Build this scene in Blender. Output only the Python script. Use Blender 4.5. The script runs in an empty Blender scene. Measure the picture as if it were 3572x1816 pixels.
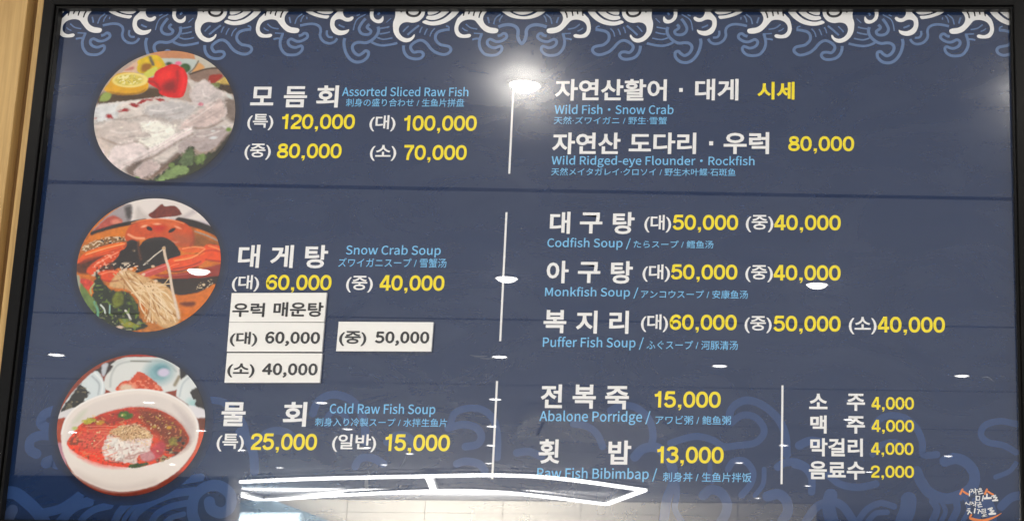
import bpy, bmesh, math, random
import numpy as np
from mathutils import Vector, Matrix
from mathutils.geometry import tessellate_polygon

S = bpy.context.scene
COL = S.collection

# ------------------------------------------------------------------ camera
cam = bpy.data.cameras.new("camera")
cam.sensor_fit = 'HORIZONTAL'
cam.sensor_width = 36.0
cam.lens = 53.224
cam.shift_x = -0.25979
cam.clip_start = 0.02
cam.clip_end = 200.0
cam.dof.use_dof = True
cam.dof.focus_distance = 1.99
cam.dof.aperture_fstop = 26.0
co = bpy.data.objects.new("camera", cam)
COL.objects.link(co)
co.matrix_world = Matrix([[0.999644, -0.005026, 0.026204, 0.393], [0.024582, -0.208373, -0.97774, -1.94], [0.010375, 0.978036, -0.208176, 1.6], [0.0, 0.0, 0.0, 1.0]])
S.camera = co

# ------------------------------------------------------------------ light of the hall
S.view_settings.view_transform = 'Standard'
S.view_settings.look = 'None'
S.view_settings.exposure = 0.0
S.view_settings.gamma = 1.0
w = bpy.data.worlds.new("World")
S.world = w
w.use_nodes = True
bg = w.node_tree.nodes['Background']
bg.inputs[0].default_value = (1.0, 0.985, 0.965, 1)
bg.inputs[1].default_value = 1.0
S.cycles.max_bounces = 6
S.cycles.glossy_bounces = 4
S.cycles.caustics_reflective = False
S.cycles.caustics_refractive = False

CEIL = 2.6


# ------------------------------------------------------------------ helpers
def lin(c):
    c = np.asarray(c, float) / 255.0
    return np.where(c <= 0.04045, c / 12.92, ((c + 0.055) / 1.055) ** 2.4)


def tag(o, label=None, cat=None, group=None, kind=None):
    if label: o['label'] = label
    if cat: o['category'] = cat
    if group: o['group'] = group
    if kind: o['kind'] = kind
    return o


def empty(name, loc=(0, 0, 0)):
    o = bpy.data.objects.new(name, None)
    COL.objects.link(o)
    o.location = loc
    o.empty_display_size = 0.05
    return o


def link(name, me, mat, parent=None):
    if mat is not None:
        me.materials.clear()
        me.materials.append(mat)
    o = bpy.data.objects.new(name, me)
    COL.objects.link(o)
    if parent is not None:
        o.parent = parent
        o.matrix_parent_inverse = Matrix.Translation(-parent.location)
    return o


def bm_obj(name, bm, mat, parent=None, smooth=False):
    me = bpy.data.meshes.new(name)
    bm.to_mesh(me)
    bm.free()
    if smooth:
        for p in me.polygons: p.use_smooth = True
    return link(name, me, mat, parent)


def add_box(bm, x0, x1, y0, y1, z0, z1, bevel=0.0):
    r = bmesh.ops.create_cube(bm, size=1.0)
    vs = r['verts']
    for v in vs:
        v.co = Vector(((x0 + x1) / 2 + v.co.x * (x1 - x0), (y0 + y1) / 2 + v.co.y * (y1 - y0), (z0 + z1) / 2 + v.co.z * (z1 - z0)))
    if bevel:
        es = list({e for v in vs for e in v.link_edges})
        bmesh.ops.bevel(bm, geom=es, offset=bevel, segments=2, affect='EDGES', profile=0.5)
    return vs


def smooth_path(p, n=6, closed=False):
    p = [np.array(q, float) for q in p]
    m = len(p)
    if m < 3: return p
    out = []
    rng = range(m if closed else m - 1)
    for i in rng:
        if closed:
            a, b, c, d = p[(i - 1) % m], p[i], p[(i + 1) % m], p[(i + 2) % m]
        else:
            a, b, c, d = p[max(i - 1, 0)], p[i], p[i + 1], p[min(i + 2, m - 1)]
        for k in range(n):
            t = k / n
            out.append(0.5 * ((2 * b) + (c - a) * t + (2 * a - 5 * b + 4 * c - d) * t * t + (3 * b - a - 3 * c + d) * t ** 3))
    if not closed: out.append(p[-1])
    return out


class Ink:
    """flat print: filled outlines and strokes laid on the panel face (x, z), a hair in front of it"""
    def __init__(self, y):
        self.v, self.f, self.y = [], [], y

    def step(self): self.y -= 0.000003

    def fill(self, poly):
        n0 = len(self.v)
        self.v += [(p[0], self.y, p[1]) for p in poly]
        for t in tessellate_polygon([[Vector((p[0], p[1], 0)) for p in poly]]):
            self.f.append(tuple(n0 + i for i in t))
        self.step()

    def stroke(self, path, w, cap=True, taper=None):
        P = [np.array(q, float) for q in path]
        P = [q for i, q in enumerate(P) if i == 0 or np.linalg.norm(q - P[i - 1]) > 1e-6]
        n0 = len(self.v)
        m = len(P)
        L, Rr = [], []
        for i in range(m):
            t = P[min(i + 1, m - 1)] - P[max(i - 1, 0)]
            t = t / (np.linalg.norm(t) + 1e-12)
            nrm = np.array([-t[1], t[0]])
            h = w / 2
            if taper: h *= taper(i / (m - 1))
            L.append(P[i] + nrm * h)
            Rr.append(P[i] - nrm * h)
        poly = L + Rr[::-1]
        for p in poly: self.v.append((p[0], self.y, p[1]))
        if cap:
            for i, sg in ((0, -1), (m - 1, 1)):
                d = L[i] - Rr[i]
                t = sg * np.array([d[1], -d[0]]) / 2
                c = (L[i] + Rr[i]) / 2
                arc = [c + d / 2 * math.cos(a) + t * math.sin(a) for a in np.linspace(0, math.pi, 9)]
                k0 = len(self.v)
                self.v += [(q[0], self.y, q[1]) for q in arc[1:-1]]
                e0, e1 = n0 + i, n0 + len(poly) - 1 - i
                self.f.append((e0,) + tuple(range(k0, k0 + 7)) + (e1,))
        N = len(poly)
        for i in range(m - 1):
            self.f.append((n0 + i, n0 + i + 1, n0 + N - 2 - i, n0 + N - 1 - i))
        self.step()
    def build(self, name, mat, parent, clip=None):
        me = bpy.data.meshes.new(name)
        bm = bmesh.new()
        vs = [bm.verts.new(v) for v in self.v]
        for f in self.f:
            try: bm.faces.new([vs[i] for i in f])
            except ValueError: pass
        if clip:
            for co_, no in (((clip[0], 0, 0), (-1, 0, 0)), ((clip[1], 0, 0), (1, 0, 0)), ((0, 0, clip[2]), (0, 0, -1)), ((0, 0, clip[3]), (0, 0, 1))):
                bmesh.ops.bisect_plane(bm, geom=bm.verts[:] + bm.edges[:] + bm.faces[:], plane_co=co_, plane_no=no, clear_outer=True)
        for f in bm.faces:
            f.normal_update()
            if f.normal.y > 0: f.normal_flip()
        bm.to_mesh(me)
        bm.free()
        return link(name, me, mat, parent)


# ------------------------------------------------------------------ materials
def principled(name, color, rough=0.5, spec=0.5, metallic=0.0):
    m = bpy.data.materials.new(name)
    m.use_nodes = True
    b = m.node_tree.nodes['Principled BSDF']
    b.inputs['Base Color'].default_value = (*color, 1)
    b.inputs['Roughness'].default_value = rough
    b.inputs['Specular IOR Level'].default_value = spec
    b.inputs['Metallic'].default_value = metallic
    return m, b


def glaze(m, b):
    """glossy laminate over the print: mirror sheen with a faint haze and slightly wavy sheet"""
    nt = m.node_tree
    b.inputs['Roughness'].default_value = 0.003
    b.inputs['Specular IOR Level'].default_value = 0.95
    tc = nt.nodes.new('ShaderNodeTexCoord')
    mp = nt.nodes.new('ShaderNodeMapping'); mp.inputs['Scale'].default_value = (1.0, 1.0, 2.2); mp.inputs['Rotation'].default_value = (0, 0.5, 0)
    n = nt.nodes.new('ShaderNodeTexNoise'); n.inputs['Scale'].default_value = 7.0; n.inputs['Detail'].default_value = 8.0; n.inputs['Roughness'].default_value = 0.7; n.inputs['Distortion'].default_value = 1.2
    mr = nt.nodes.new('ShaderNodeMapRange'); mr.inputs['From Min'].default_value = 0.3; mr.inputs['From Max'].default_value = 0.7
    mr.inputs['To Min'].default_value = 0.45 - 0.2; mr.inputs['To Max'].default_value = 0.45 + 0.22
    nt.links.new(tc.outputs['Object'], mp.inputs['Vector']); nt.links.new(mp.outputs['Vector'], n.inputs['Vector'])
    nt.links.new(n.outputs['Fac'], mr.inputs['Value']); nt.links.new(mr.outputs['Result'], b.inputs['Coat Weight'])
    b.inputs['Coat Roughness'].default_value = 0.17
    return m


def print_mat(name, srgb=None, linear=None, speck=0.06):
    c = lin(srgb) if srgb is not None else np.array(linear)
    m, b = principled(name, c)
    glaze(m, b)
    nt = m.node_tree
    tc = nt.nodes.new('ShaderNodeTexCoord')
    n = nt.nodes.new('ShaderNodeTexNoise')
    n.inputs['Scale'].default_value = 9.0
    n.inputs['Detail'].default_value = 6.0
    mr = nt.nodes.new('ShaderNodeMapRange')
    mr.inputs['To Min'].default_value = 1 - speck
    mr.inputs['To Max'].default_value = 1 + speck
    mx = nt.nodes.new('ShaderNodeMix')
    mx.data_type = 'RGBA'
    mx.blend_type = 'MULTIPLY'
    mx.inputs['Factor'].default_value = 1.0
    mx.inputs['A'].default_value = (*c, 1)
    nt.links.new(tc.outputs['Object'], n.inputs['Vector'])
    nt.links.new(n.outputs['Fac'], mr.inputs['Value'])
    nt.links.new(mr.outputs['Result'], mx.inputs['B'])
    nt.links.new(mx.outputs['Result'], b.inputs['Base Color'])
    return m


NAVY = (0.0065, 0.0225, 0.074)
M_PANEL = print_mat('navy_print', linear=NAVY, speck=0.1)
M_WHITE = print_mat('white_print', (238, 236, 233), speck=0.03)
M_YELLOW = print_mat('yellow_print', (244, 220, 6))
M_BLUE = print_mat('light_blue_print', (118, 188, 232))
M_RIPPLE = print_mat('ripple_blue_print', (90, 116, 156), speck=0.12)
M_GAP = print_mat('dark_gap_print', linear=(0.008, 0.008, 0.014))
M_SWELL = print_mat('swell_print', linear=(0.021, 0.055, 0.160), speck=0.35)
M_SWELL2 = print_mat('swell_light_print', linear=(0.034, 0.058, 0.13), speck=0.35)
M_ORANGE = print_mat('orange_print', (232, 132, 66), speck=0.2)
M_BLACK = print_mat('black_print', (22, 20, 18))
M_STICK = print_mat('white_sticker_film', (243, 240, 233), speck=0.03)
M_STICKEDGE, _ = principled('sticker_edge', (0.55, 0.5, 0.42), 0.5)

# photo print: colours come from the painted vertices
M_PHOTO, _b = principled('photo_print', (0.5, 0.5, 0.5))
glaze(M_PHOTO, _b)
_a = M_PHOTO.node_tree.nodes.new('ShaderNodeAttribute')
_a.attribute_name = 'ink'
M_PHOTO.node_tree.links.new(_a.outputs['Color'], _b.inputs['Base Color'])

# satin black frame
M_FRAME, _b = principled('black_satin_frame', (0.0045, 0.0042, 0.004), 0.34, 0.16)
_nt = M_FRAME.node_tree
_n = _nt.nodes.new('ShaderNodeTexNoise'); _n.inputs['Scale'].default_value = 900
_tc = _nt.nodes.new('ShaderNodeTexCoord'); _bp = _nt.nodes.new('ShaderNodeBump')
_bp.inputs['Strength'].default_value = 0.05; _bp.inputs['Distance'].default_value = 0.001
_nt.links.new(_tc.outputs['Object'], _n.inputs['Vector']); _nt.links.new(_n.outputs['Fac'], _bp.inputs['Height']); _nt.links.new(_bp.outputs['Normal'], _b.inputs['Normal'])


def wood_mat(name, dark, light):
    m, b = principled(name, light, 0.42, 0.4)
    nt = m.node_tree
    tc = nt.nodes.new('ShaderNodeTexCoord')
    mp = nt.nodes.new('ShaderNodeMapping')
    mp.inputs['Scale'].default_value = (34, 34, 1.6)
    n1 = nt.nodes.new('ShaderNodeTexNoise'); n1.inputs['Scale'].default_value = 2.2; n1.inputs['Detail'].default_value = 9; n1.inputs['Roughness'].default_value = 0.62; n1.inputs['Distortion'].default_value = 0.6
    mp2 = nt.nodes.new('ShaderNodeMapping'); mp2.inputs['Scale'].default_value = (420, 420, 9)
    n2 = nt.nodes.new('ShaderNodeTexNoise'); n2.inputs['Scale'].default_value = 1.0; n2.inputs['Detail'].default_value = 4
    mx = nt.nodes.new('ShaderNodeMath'); mx.operation = 'MULTIPLY_ADD'; mx.inputs[1].default_value = 0.35
    cr = nt.nodes.new('ShaderNodeValToRGB')
    cr.color_ramp.elements[0].position = 0.40; cr.color_ramp.elements[0].color = (*dark, 1)
    cr.color_ramp.elements[1].position = 0.86; cr.color_ramp.elements[1].color = (*light, 1)
    bp = nt.nodes.new('ShaderNodeBump'); bp.inputs['Strength'].default_value = 0.12; bp.inputs['Distance'].default_value = 0.001
    L = nt.links.new
    L(tc.outputs['Object'], mp.inputs['Vector']); L(mp.outputs['Vector'], n1.inputs['Vector'])
    L(tc.outputs['Object'], mp2.inputs['Vector']); L(mp2.outputs['Vector'], n2.inputs['Vector'])
    L(n2.outputs['Fac'], mx.inputs[0]); L(n1.outputs['Fac'], mx.inputs[2])
    L(mx.outputs['Value'], cr.inputs['Fac']); L(cr.outputs['Color'], b.inputs['Base Color'])
    L(n2.outputs['Fac'], bp.inputs['Height']); L(bp.outputs['Normal'], b.inputs['Normal'])
    return m


M_WOOD = wood_mat('pale_oak', (0.38, 0.225, 0.075), (0.62, 0.40, 0.155))
M_WOOD2 = wood_mat('oak_groove', (0.13, 0.065, 0.02), (0.24, 0.13, 0.045))


def plain(name, color, rough=0.7, bump=0.0, scale=30, var=0.08):
    m, b = principled(name, color, rough, 0.3)
    nt = m.node_tree
    tc = nt.nodes.new('ShaderNodeTexCoord')
    n = nt.nodes.new('ShaderNodeTexNoise'); n.inputs['Scale'].default_value = scale; n.inputs['Detail'].default_value = 5
    mr = nt.nodes.new('ShaderNodeMapRange'); mr.inputs['To Min'].default_value = 1 - var; mr.inputs['To Max'].default_value = 1 + var
    mx = nt.nodes.new('ShaderNodeMix'); mx.data_type = 'RGBA'; mx.blend_type = 'MULTIPLY'; mx.inputs['Factor'].default_value = 1; mx.inputs['A'].default_value = (*color, 1)
    L = nt.links.new
    L(tc.outputs['Object'], n.inputs['Vector']); L(n.outputs['Fac'], mr.inputs['Value']); L(mr.outputs['Result'], mx.inputs['B']); L(mx.outputs['Result'], b.inputs['Base Color'])
    return m


def glow(name, color, strength):
    m = bpy.data.materials.new(name)
    m.use_nodes = True
    nt = m.node_tree
    nt.nodes.remove(nt.nodes['Principled BSDF'])
    e = nt.nodes.new('ShaderNodeEmission')
    e.inputs[0].default_value = (*color, 1)
    e.inputs[1].default_value = strength
    nt.links.new(e.outputs[0], nt.nodes['Material Output'].inputs[0])
    return m


M_CEIL = plain('ceiling_board', (0.74, 0.75, 0.79), 0.7, scale=2.0, var=0.10)
M_VOID = plain('ceiling_void', (0.03, 0.03, 0.035), 0.9)
M_TRIM = plain('white_trim', (0.8, 0.78, 0.75), 0.4)
M_WALL = plain('plaster', (0.35, 0.31, 0.26), 0.8)
M_DARK = plain('dark_wall', (0.02, 0.022, 0.028), 0.7)
M_BEIGE = plain('beige_panel', (0.72, 0.68, 0.60), 0.6, scale=3.0, var=0.12)
M_STEEL = plain('blue_steel', (0.16, 0.22, 0.26), 0.3)
M_LAMP = glow('lamp_glow', (1.0, 0.94, 0.84), 540.0)
M_LAMPSIDE = glow('lamp_glow_side', (1.0, 0.94, 0.84), 190.0)
M_LAMPFAR = glow('lamp_glow_far', (1.0, 0.98, 0.95), 32.0)
M_TUBE = glow('tube_glow', (1.0, 0.99, 0.97), 42.0)

# ------------------------------------------------------------------ wall behind the board, ceiling and hall
b_ = bmesh.new()
add_box(b_, -6, 6, 0.03, 0.12, 0.0, CEIL + 0.2)
tag(bm_obj('wall', b_, M_WALL), kind='structure')

SL = -0.055      # the ceiling boards run slightly askew to the board
SEAM = [0.02, -1.912, -3.943, -5.985, -8.0, -10.2, -12.36, -14.45, -16.6, -18.8, -21.0, -23.5]
ceil_root = tag(empty('ceiling', (0, -8, CEIL)), kind='structure')


def slab(name, quad, z0, z1, mat, parent=None):
    bm = bmesh.new()
    lo = [bm.verts.new((x, y, z0)) for x, y in quad]
    hi = [bm.verts.new((x, y, z1)) for x, y in quad]
    bm.faces.new(lo); bm.faces.new(hi[::-1])
    n = len(quad)
    for i in range(n):
        bm.faces.new((lo[i], hi[i], hi[(i + 1) % n], lo[(i + 1) % n]))
    bmesh.ops.recalc_face_normals(bm, faces=bm.faces)
    return bm_obj(name, bm, mat, parent)


XA, XB = -12.0, 8.0
for i in range(len(SEAM) - 1):
    ya, yb = SEAM[i], SEAM[i + 1]
    g = 0.019
    A = (lambda x: 0.025) if i == 0 else (lambda x: ya - g + SL * x)
    Bf = lambda x: yb + g + SL * x
    slab('ceiling_panel', [(XA, A(XA)), (XB, A(XB)), (XB, Bf(XB)), (XA, Bf(XA))], CEIL, CEIL + 0.03, M_CEIL, ceil_root)
slab('ceiling_void', [(XA, 0.02), (XB, 0.02), (XB, -24), (XA, -24)], CEIL + 0.06, CEIL + 0.12, M_VOID, ceil_root)

# ------------------------------------------------------------------ the board
board = tag(empty('menu_board', (0.0, 0.0, 2.015)), 'large dark blue menu board with wave border and food photos in a black frame', 'menu board')
PX0, PX1, PZ0, PZ1 = (-0.6497, 0.6508, 1.6671, 2.3637)
OX0, OX1, OZ0, OZ1 = -0.6462, 0.6497, 1.6690, 2.3574       # opening of the frame
b_ = bmesh.new()
add_box(b_, PX0 - 0.006, PX1 + 0.006, 0.0, 0.006, PZ0 - 0.006, PZ1 + 0.006)
bm_obj('panel', b_, M_PANEL, board)
b_ = bmesh.new()
add_box(b_, OX0 - 0.012, OX1 + 0.012, 0.0065, 0.028, OZ0 - 0.012, OZ1 + 0.012)
bm_obj('back_plate', b_, M_FRAME, board)

# frame bar profile: (distance outwards from the opening, y)
PROF = [(0.0, 0.006), (0.0, -0.0112), (0.0006, -0.0120), (0.0029, -0.0120), (0.0034, -0.0114), (0.0036, -0.0098), (0.0044, -0.0098), (0.0046, -0.0150), (0.0058, -0.0160), (0.0190, -0.0160), (0.0200, -0.0150), (0.0200, 0.029), (0.012, 0.029), (0.012, 0.006)]


def bar(side):
    bm = bmesh.new()
    rows = []
    for d, y in PROF:
        x0, x1, z0, z1 = OX0 - d, OX1 + d, OZ0 - d, OZ1 + d
        e = 0.00015
        ends = {'l': ((x0, z0 + e), (x0, z1 - e)), 'r': ((x1, z0 + e), (x1, z1 - e)), 't': ((x0 + e, z1), (x1 - e, z1)), 'b': ((x0 + e, z0), (x1 - e, z0))}[side]
        rows.append([bm.verts.new((p[0], y, p[1])) for p in ends])
    n = len(rows)
    for i in range(n):
        j = (i + 1) % n
        bm.faces.new((rows[i][0], rows[i][1], rows[j][1], rows[j][0]))
    bm.faces.new([r[0] for r in rows]); bm.faces.new([r[1] for r in rows][::-1])
    bmesh.ops.recalc_face_normals(bm, faces=bm.faces)
    return bm_obj('frame_bar', bm, M_FRAME, board)


for s_ in 'lrtb': bar(s_)

# ------------------------------------------------------------------ print: wave border and swell
PERIOD, MIRROR = 0.273, -0.01
WAVE_WHITE = (((-0.3627, 2.3691), (-0.3629, 2.3634), (-0.3636, 2.3584), (-0.364, 2.354), (-0.3663, 2.3544), (-0.3701, 2.3504), (-0.373, 2.347), (-0.3753, 2.3404), (-0.3762, 2.3324), (-0.3744, 2.3258), (-0.3702, 2.3211), (-0.3637, 2.3196), (-0.3556, 2.3202), (-0.3529, 2.3228), (-0.354, 2.3248), (-0.3566, 2.3253), (-0.3622, 2.3243), (-0.3668, 2.3258), (-0.3699, 2.3291), (-0.3709, 2.3337), (-0.37, 2.3384), (-0.3663, 2.343), (-0.3602, 2.3456), (-0.3538, 2.346), (-0.3486, 2.3444), (-0.3445, 2.3397), (-0.3395, 2.3338), (-0.3341, 2.3291), (-0.3269, 2.3265), (-0.32, 2.3263), (-0.3169, 2.3278), (-0.316, 2.3311), (-0.318, 2.3331), (-0.3225, 2.3341), (-0.3282, 2.3351), (-0.3336, 2.3384), (-0.3368, 2.3431), (-0.3377, 2.3484), (-0.336, 2.3537), (-0.332, 2.3584), (-0.327, 2.3604), (-0.3201, 2.3612), (-0.3212, 2.3634), (-0.3217, 2.3691)), ((-0.3147, 2.3691), (-0.3135, 2.3624), (-0.3083, 2.3567), (-0.3011, 2.3526), (-0.2919, 2.3493), (-0.2836, 2.3476), (-0.2785, 2.3474), (-0.2766, 2.3514), (-0.2839, 2.3522), (-0.2916, 2.3539), (-0.2988, 2.3568), (-0.3042, 2.3604), (-0.3066, 2.3634), (-0.3087, 2.3691)), ((-0.3029, 2.3691), (-0.3022, 2.3631), (-0.2971, 2.3588), (-0.2898, 2.3554), (-0.2815, 2.3539), (-0.2746, 2.3544), (-0.2704, 2.3588), (-0.2767, 2.3579), (-0.2838, 2.3588), (-0.2896, 2.3608), (-0.2936, 2.3634), (-0.2953, 2.3691)), ((-0.2902, 2.3691), (-0.2891, 2.3624), (-0.2833, 2.3608), (-0.2756, 2.3606), (-0.2694, 2.3624), (-0.2693, 2.3691)), ((-0.2645, 2.3691), (-0.264, 2.3624), (-0.2653, 2.3578), (-0.2694, 2.3531), (-0.2734, 2.3478), (-0.2744, 2.3398), (-0.273, 2.3332), (-0.2694, 2.3272), (-0.2635, 2.3239), (-0.2578, 2.3234), (-0.2516, 2.3252), (-0.2483, 2.3286), (-0.2479, 2.3319), (-0.2507, 2.3309), (-0.257, 2.3299), (-0.2621, 2.3312), (-0.2668, 2.3352), (-0.2684, 2.3398), (-0.2675, 2.3445), (-0.2632, 2.3465), (-0.2587, 2.3458), (-0.2541, 2.3435), (-0.249, 2.343), (-0.2447, 2.3448), (-0.2426, 2.3481), (-0.2438, 2.3503), (-0.2461, 2.3501), (-0.2488, 2.3485), (-0.2526, 2.3485), (-0.2559, 2.3511), (-0.2579, 2.3558), (-0.2573, 2.3611), (-0.2549, 2.3635), (-0.2547, 2.3691)), ((-0.2213, 2.3693), (-0.2205, 2.3623), (-0.2205, 2.3525), (-0.2188, 2.347), (-0.2145, 2.3428), (-0.2091, 2.3406), (-0.2039, 2.3414), (-0.2014, 2.3449), (-0.2016, 2.3498), (-0.2028, 2.3508), (-0.2049, 2.3477), (-0.2081, 2.3457), (-0.2121, 2.3466), (-0.2151, 2.3504), (-0.2157, 2.3553), (-0.2143, 2.3595), (-0.2105, 2.3623), (-0.2097, 2.3693)), ((-0.1891, 2.3693), (-0.1877, 2.3623), (-0.1856, 2.356), (-0.1858, 2.3491), (-0.1877, 2.3421), (-0.1876, 2.3352), (-0.1861, 2.3275), (-0.182, 2.3206), (-0.1758, 2.3154), (-0.1684, 2.3132), (-0.1619, 2.3151), (-0.1576, 2.32), (-0.1568, 2.3238), (-0.1582, 2.3245), (-0.1616, 2.3206), (-0.1674, 2.3189), (-0.1735, 2.3213), (-0.1778, 2.3262), (-0.1794, 2.3317), (-0.1781, 2.3373), (-0.1741, 2.3411), (-0.1682, 2.3423), (-0.1602, 2.3414), (-0.1524, 2.3439), (-0.1468, 2.3498), (-0.1449, 2.3568), (-0.1462, 2.3623), (-0.146, 2.3693)), ((-0.1477, 2.342), (-0.1439, 2.3451), (-0.1372, 2.3433), (-0.1299, 2.3436), (-0.1202, 2.3467), (-0.112, 2.353), (-0.1052, 2.362), (-0.1049, 2.3693), (-0.093, 2.3694), (-0.0953, 2.3624), (-0.102, 2.3523), (-0.1114, 2.3439), (-0.1217, 2.3391), (-0.1322, 2.3375), (-0.1409, 2.3387)), ((-0.1428, 2.3474), (-0.141, 2.3513), (-0.1337, 2.3517), (-0.1259, 2.3546), (-0.1203, 2.3596), (-0.1172, 2.3631), (-0.1149, 2.3693), (-0.1069, 2.3693), (-0.1082, 2.3624), (-0.1131, 2.3561), (-0.121, 2.3495), (-0.1294, 2.3459), (-0.1366, 2.3455)), ((-0.1404, 2.3533), (-0.1406, 2.3585), (-0.1348, 2.3592), (-0.129, 2.3624), (-0.1274, 2.3693), (-0.1168, 2.3693), (-0.1198, 2.3624), (-0.1261, 2.3571), (-0.1332, 2.3536)))
WAVE_DARK = ((0.00176, ((-0.3648, 2.352), (-0.3643, 2.355), (-0.3629, 2.3634), (-0.3626, 2.3684))), (0.00188, ((-0.3577, 2.3544), (-0.3567, 2.3584), (-0.3549, 2.3634), (-0.3544, 2.3684))), (0.00188, ((-0.351, 2.352), (-0.35, 2.357), (-0.3467, 2.3634), (-0.3461, 2.3684))), (0.00201, ((-0.3433, 2.3494), (-0.3419, 2.3551), (-0.3371, 2.3634), (-0.3359, 2.3684))), (0.00342, ((-0.1706, 2.3686), (-0.1699, 2.3574), (-0.1669, 2.3529), (-0.1608, 2.351), (-0.1549, 2.3522), (-0.1517, 2.3568), (-0.1541, 2.3613), (-0.1582, 2.3637))), (0.00224, ((-0.1777, 2.3574), (-0.1778, 2.363), (-0.1781, 2.3686))))
WAVE_BLUE = ((0.00408, ((-0.3386, 2.3255), (-0.3406, 2.3185), (-0.3413, 2.3132), (-0.3405, 2.3079), (-0.3383, 2.3027), (-0.3328, 2.2967), (-0.3245, 2.2949), (-0.3164, 2.2961), (-0.311, 2.3007), (-0.3098, 2.3053), (-0.3116, 2.308), (-0.3147, 2.3073), (-0.3196, 2.3057), (-0.3254, 2.307), (-0.3295, 2.3106), (-0.3302, 2.3152), (-0.3269, 2.3179), (-0.323, 2.3166), (-0.3184, 2.3146), (-0.3128, 2.3149), (-0.3073, 2.3176), (-0.3041, 2.3212), (-0.3053, 2.3252), (-0.3092, 2.3262), (-0.3122, 2.3238), (-0.3165, 2.3224))), (0.00188, ((-0.3494, 2.3265), (-0.3434, 2.3261), (-0.337, 2.3259))), (0.00283, ((-0.3509, 2.3175), (-0.3466, 2.3186), (-0.3422, 2.3188))), (0.00377, ((-0.3157, 2.3371), (-0.3089, 2.3388), (-0.3007, 2.3398), (-0.2937, 2.3388), (-0.2883, 2.3351), (-0.2867, 2.3298), (-0.2871, 2.3232), (-0.2845, 2.3173), (-0.2791, 2.313), (-0.2721, 2.3117), (-0.2666, 2.314), (-0.2631, 2.3189))), (0.00314, ((-0.2779, 2.3305), (-0.2781, 2.3252), (-0.2753, 2.3212), (-0.2696, 2.3206))), (0.00434, ((-0.2526, 2.3192), (-0.2535, 2.3122), (-0.2507, 2.3005), (-0.2454, 2.2915), (-0.2391, 2.2864), (-0.2324, 2.285), (-0.2253, 2.2868), (-0.2198, 2.2923), (-0.2187, 2.2978), (-0.2203, 2.3005), (-0.2236, 2.3009), (-0.2267, 2.2978), (-0.2318, 2.295), (-0.2373, 2.2978), (-0.2409, 2.3033), (-0.241, 2.3088), (-0.237, 2.3126), (-0.2311, 2.3133), (-0.2244, 2.3126), (-0.218, 2.3147), (-0.2117, 2.3199), (-0.2081, 2.3254), (-0.2071, 2.331), (-0.2083, 2.3358))), (0.00362, ((-0.2159, 2.3137), (-0.2084, 2.3102), (-0.2004, 2.3088), (-0.1906, 2.3099), (-0.1802, 2.3123))), (0.00224, ((-0.2053, 2.3334), (-0.1988, 2.3343), (-0.1926, 2.3359))), (0.00224, ((-0.2055, 2.3254), (-0.1982, 2.3263), (-0.1914, 2.3282))), (0.00224, ((-0.2084, 2.3202), (-0.201, 2.3178), (-0.1938, 2.3183), (-0.1873, 2.3199))), (0.00408, ((-0.2261, 2.3476), (-0.231, 2.3407), (-0.2341, 2.333), (-0.2313, 2.3268), (-0.2252, 2.3244), (-0.2193, 2.3254), (-0.2176, 2.3296), (-0.2218, 2.3331), (-0.2233, 2.3358), (-0.2203, 2.3393))), (0.00184, ((-0.2265, 2.3536), (-0.2367, 2.3473), (-0.2402, 2.3407), (-0.2419, 2.3306))), (0.00184, ((-0.2345, 2.3536), (-0.2364, 2.3525), (-0.2387, 2.3517))), (0.00421, ((-0.1716, 2.3089), (-0.171, 2.3027), (-0.1683, 2.2965), (-0.1631, 2.2917), (-0.1544, 2.2896), (-0.1472, 2.2907), (-0.1436, 2.2951), (-0.1458, 2.2993), (-0.1511, 2.3), (-0.157, 2.2993), (-0.1612, 2.3041), (-0.1612, 2.3089), (-0.1565, 2.3134), (-0.1508, 2.3162), (-0.1455, 2.3158), (-0.1399, 2.3117), (-0.1343, 2.3048), (-0.1274, 2.2993), (-0.1166, 2.2959), (-0.1095, 2.298), (-0.1065, 2.3028), (-0.1087, 2.3069), (-0.1141, 2.3086), (-0.1214, 2.3103), (-0.1277, 2.3165), (-0.1284, 2.3235), (-0.1251, 2.3283), (-0.1186, 2.3307), (-0.1114, 2.3318))), (0.00224, ((-0.1107, 2.3297), (-0.111, 2.3353), (-0.115, 2.337))), (0.0021, ((-0.1662, 2.3369), (-0.1699, 2.3331), (-0.1736, 2.3286))), (0.00296, ((-0.152, 2.3376), (-0.159, 2.3317), (-0.1671, 2.3241))), (0.00184, ((-0.1473, 2.3356), (-0.1491, 2.3324), (-0.1507, 2.3269))), (0.00184, ((-0.1402, 2.3331), (-0.1423, 2.329), (-0.1438, 2.3241))), (0.00184, ((-0.13, 2.3335), (-0.1343, 2.3283), (-0.1362, 2.3217))), (0.00176, ((-0.3656, 2.3341), (-0.3622, 2.3314), (-0.3582, 2.3298))), (0.00201, ((-0.361, 2.3397), (-0.3542, 2.3344), (-0.3448, 2.3324))), (0.00239, ((-0.3316, 2.3497), (-0.3303, 2.3457), (-0.329, 2.3411))), (0.00201, ((-0.3229, 2.3398), (-0.3204, 2.3484), (-0.3139, 2.3541))), (0.00188, ((-0.3152, 2.3424), (-0.314, 2.3477), (-0.3112, 2.3521))), (0.00188, ((-0.3071, 2.3464), (-0.3071, 2.3481), (-0.3072, 2.3498))), (0.00145, ((-0.191, 2.348), (-0.1942, 2.3449), (-0.1973, 2.3418))), (0.00296, ((-0.2099, 2.3529), (-0.2087, 2.3543), (-0.2071, 2.3557))), (0.00251, ((-0.2626, 2.3385), (-0.2587, 2.3365), (-0.2542, 2.3348))))
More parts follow.
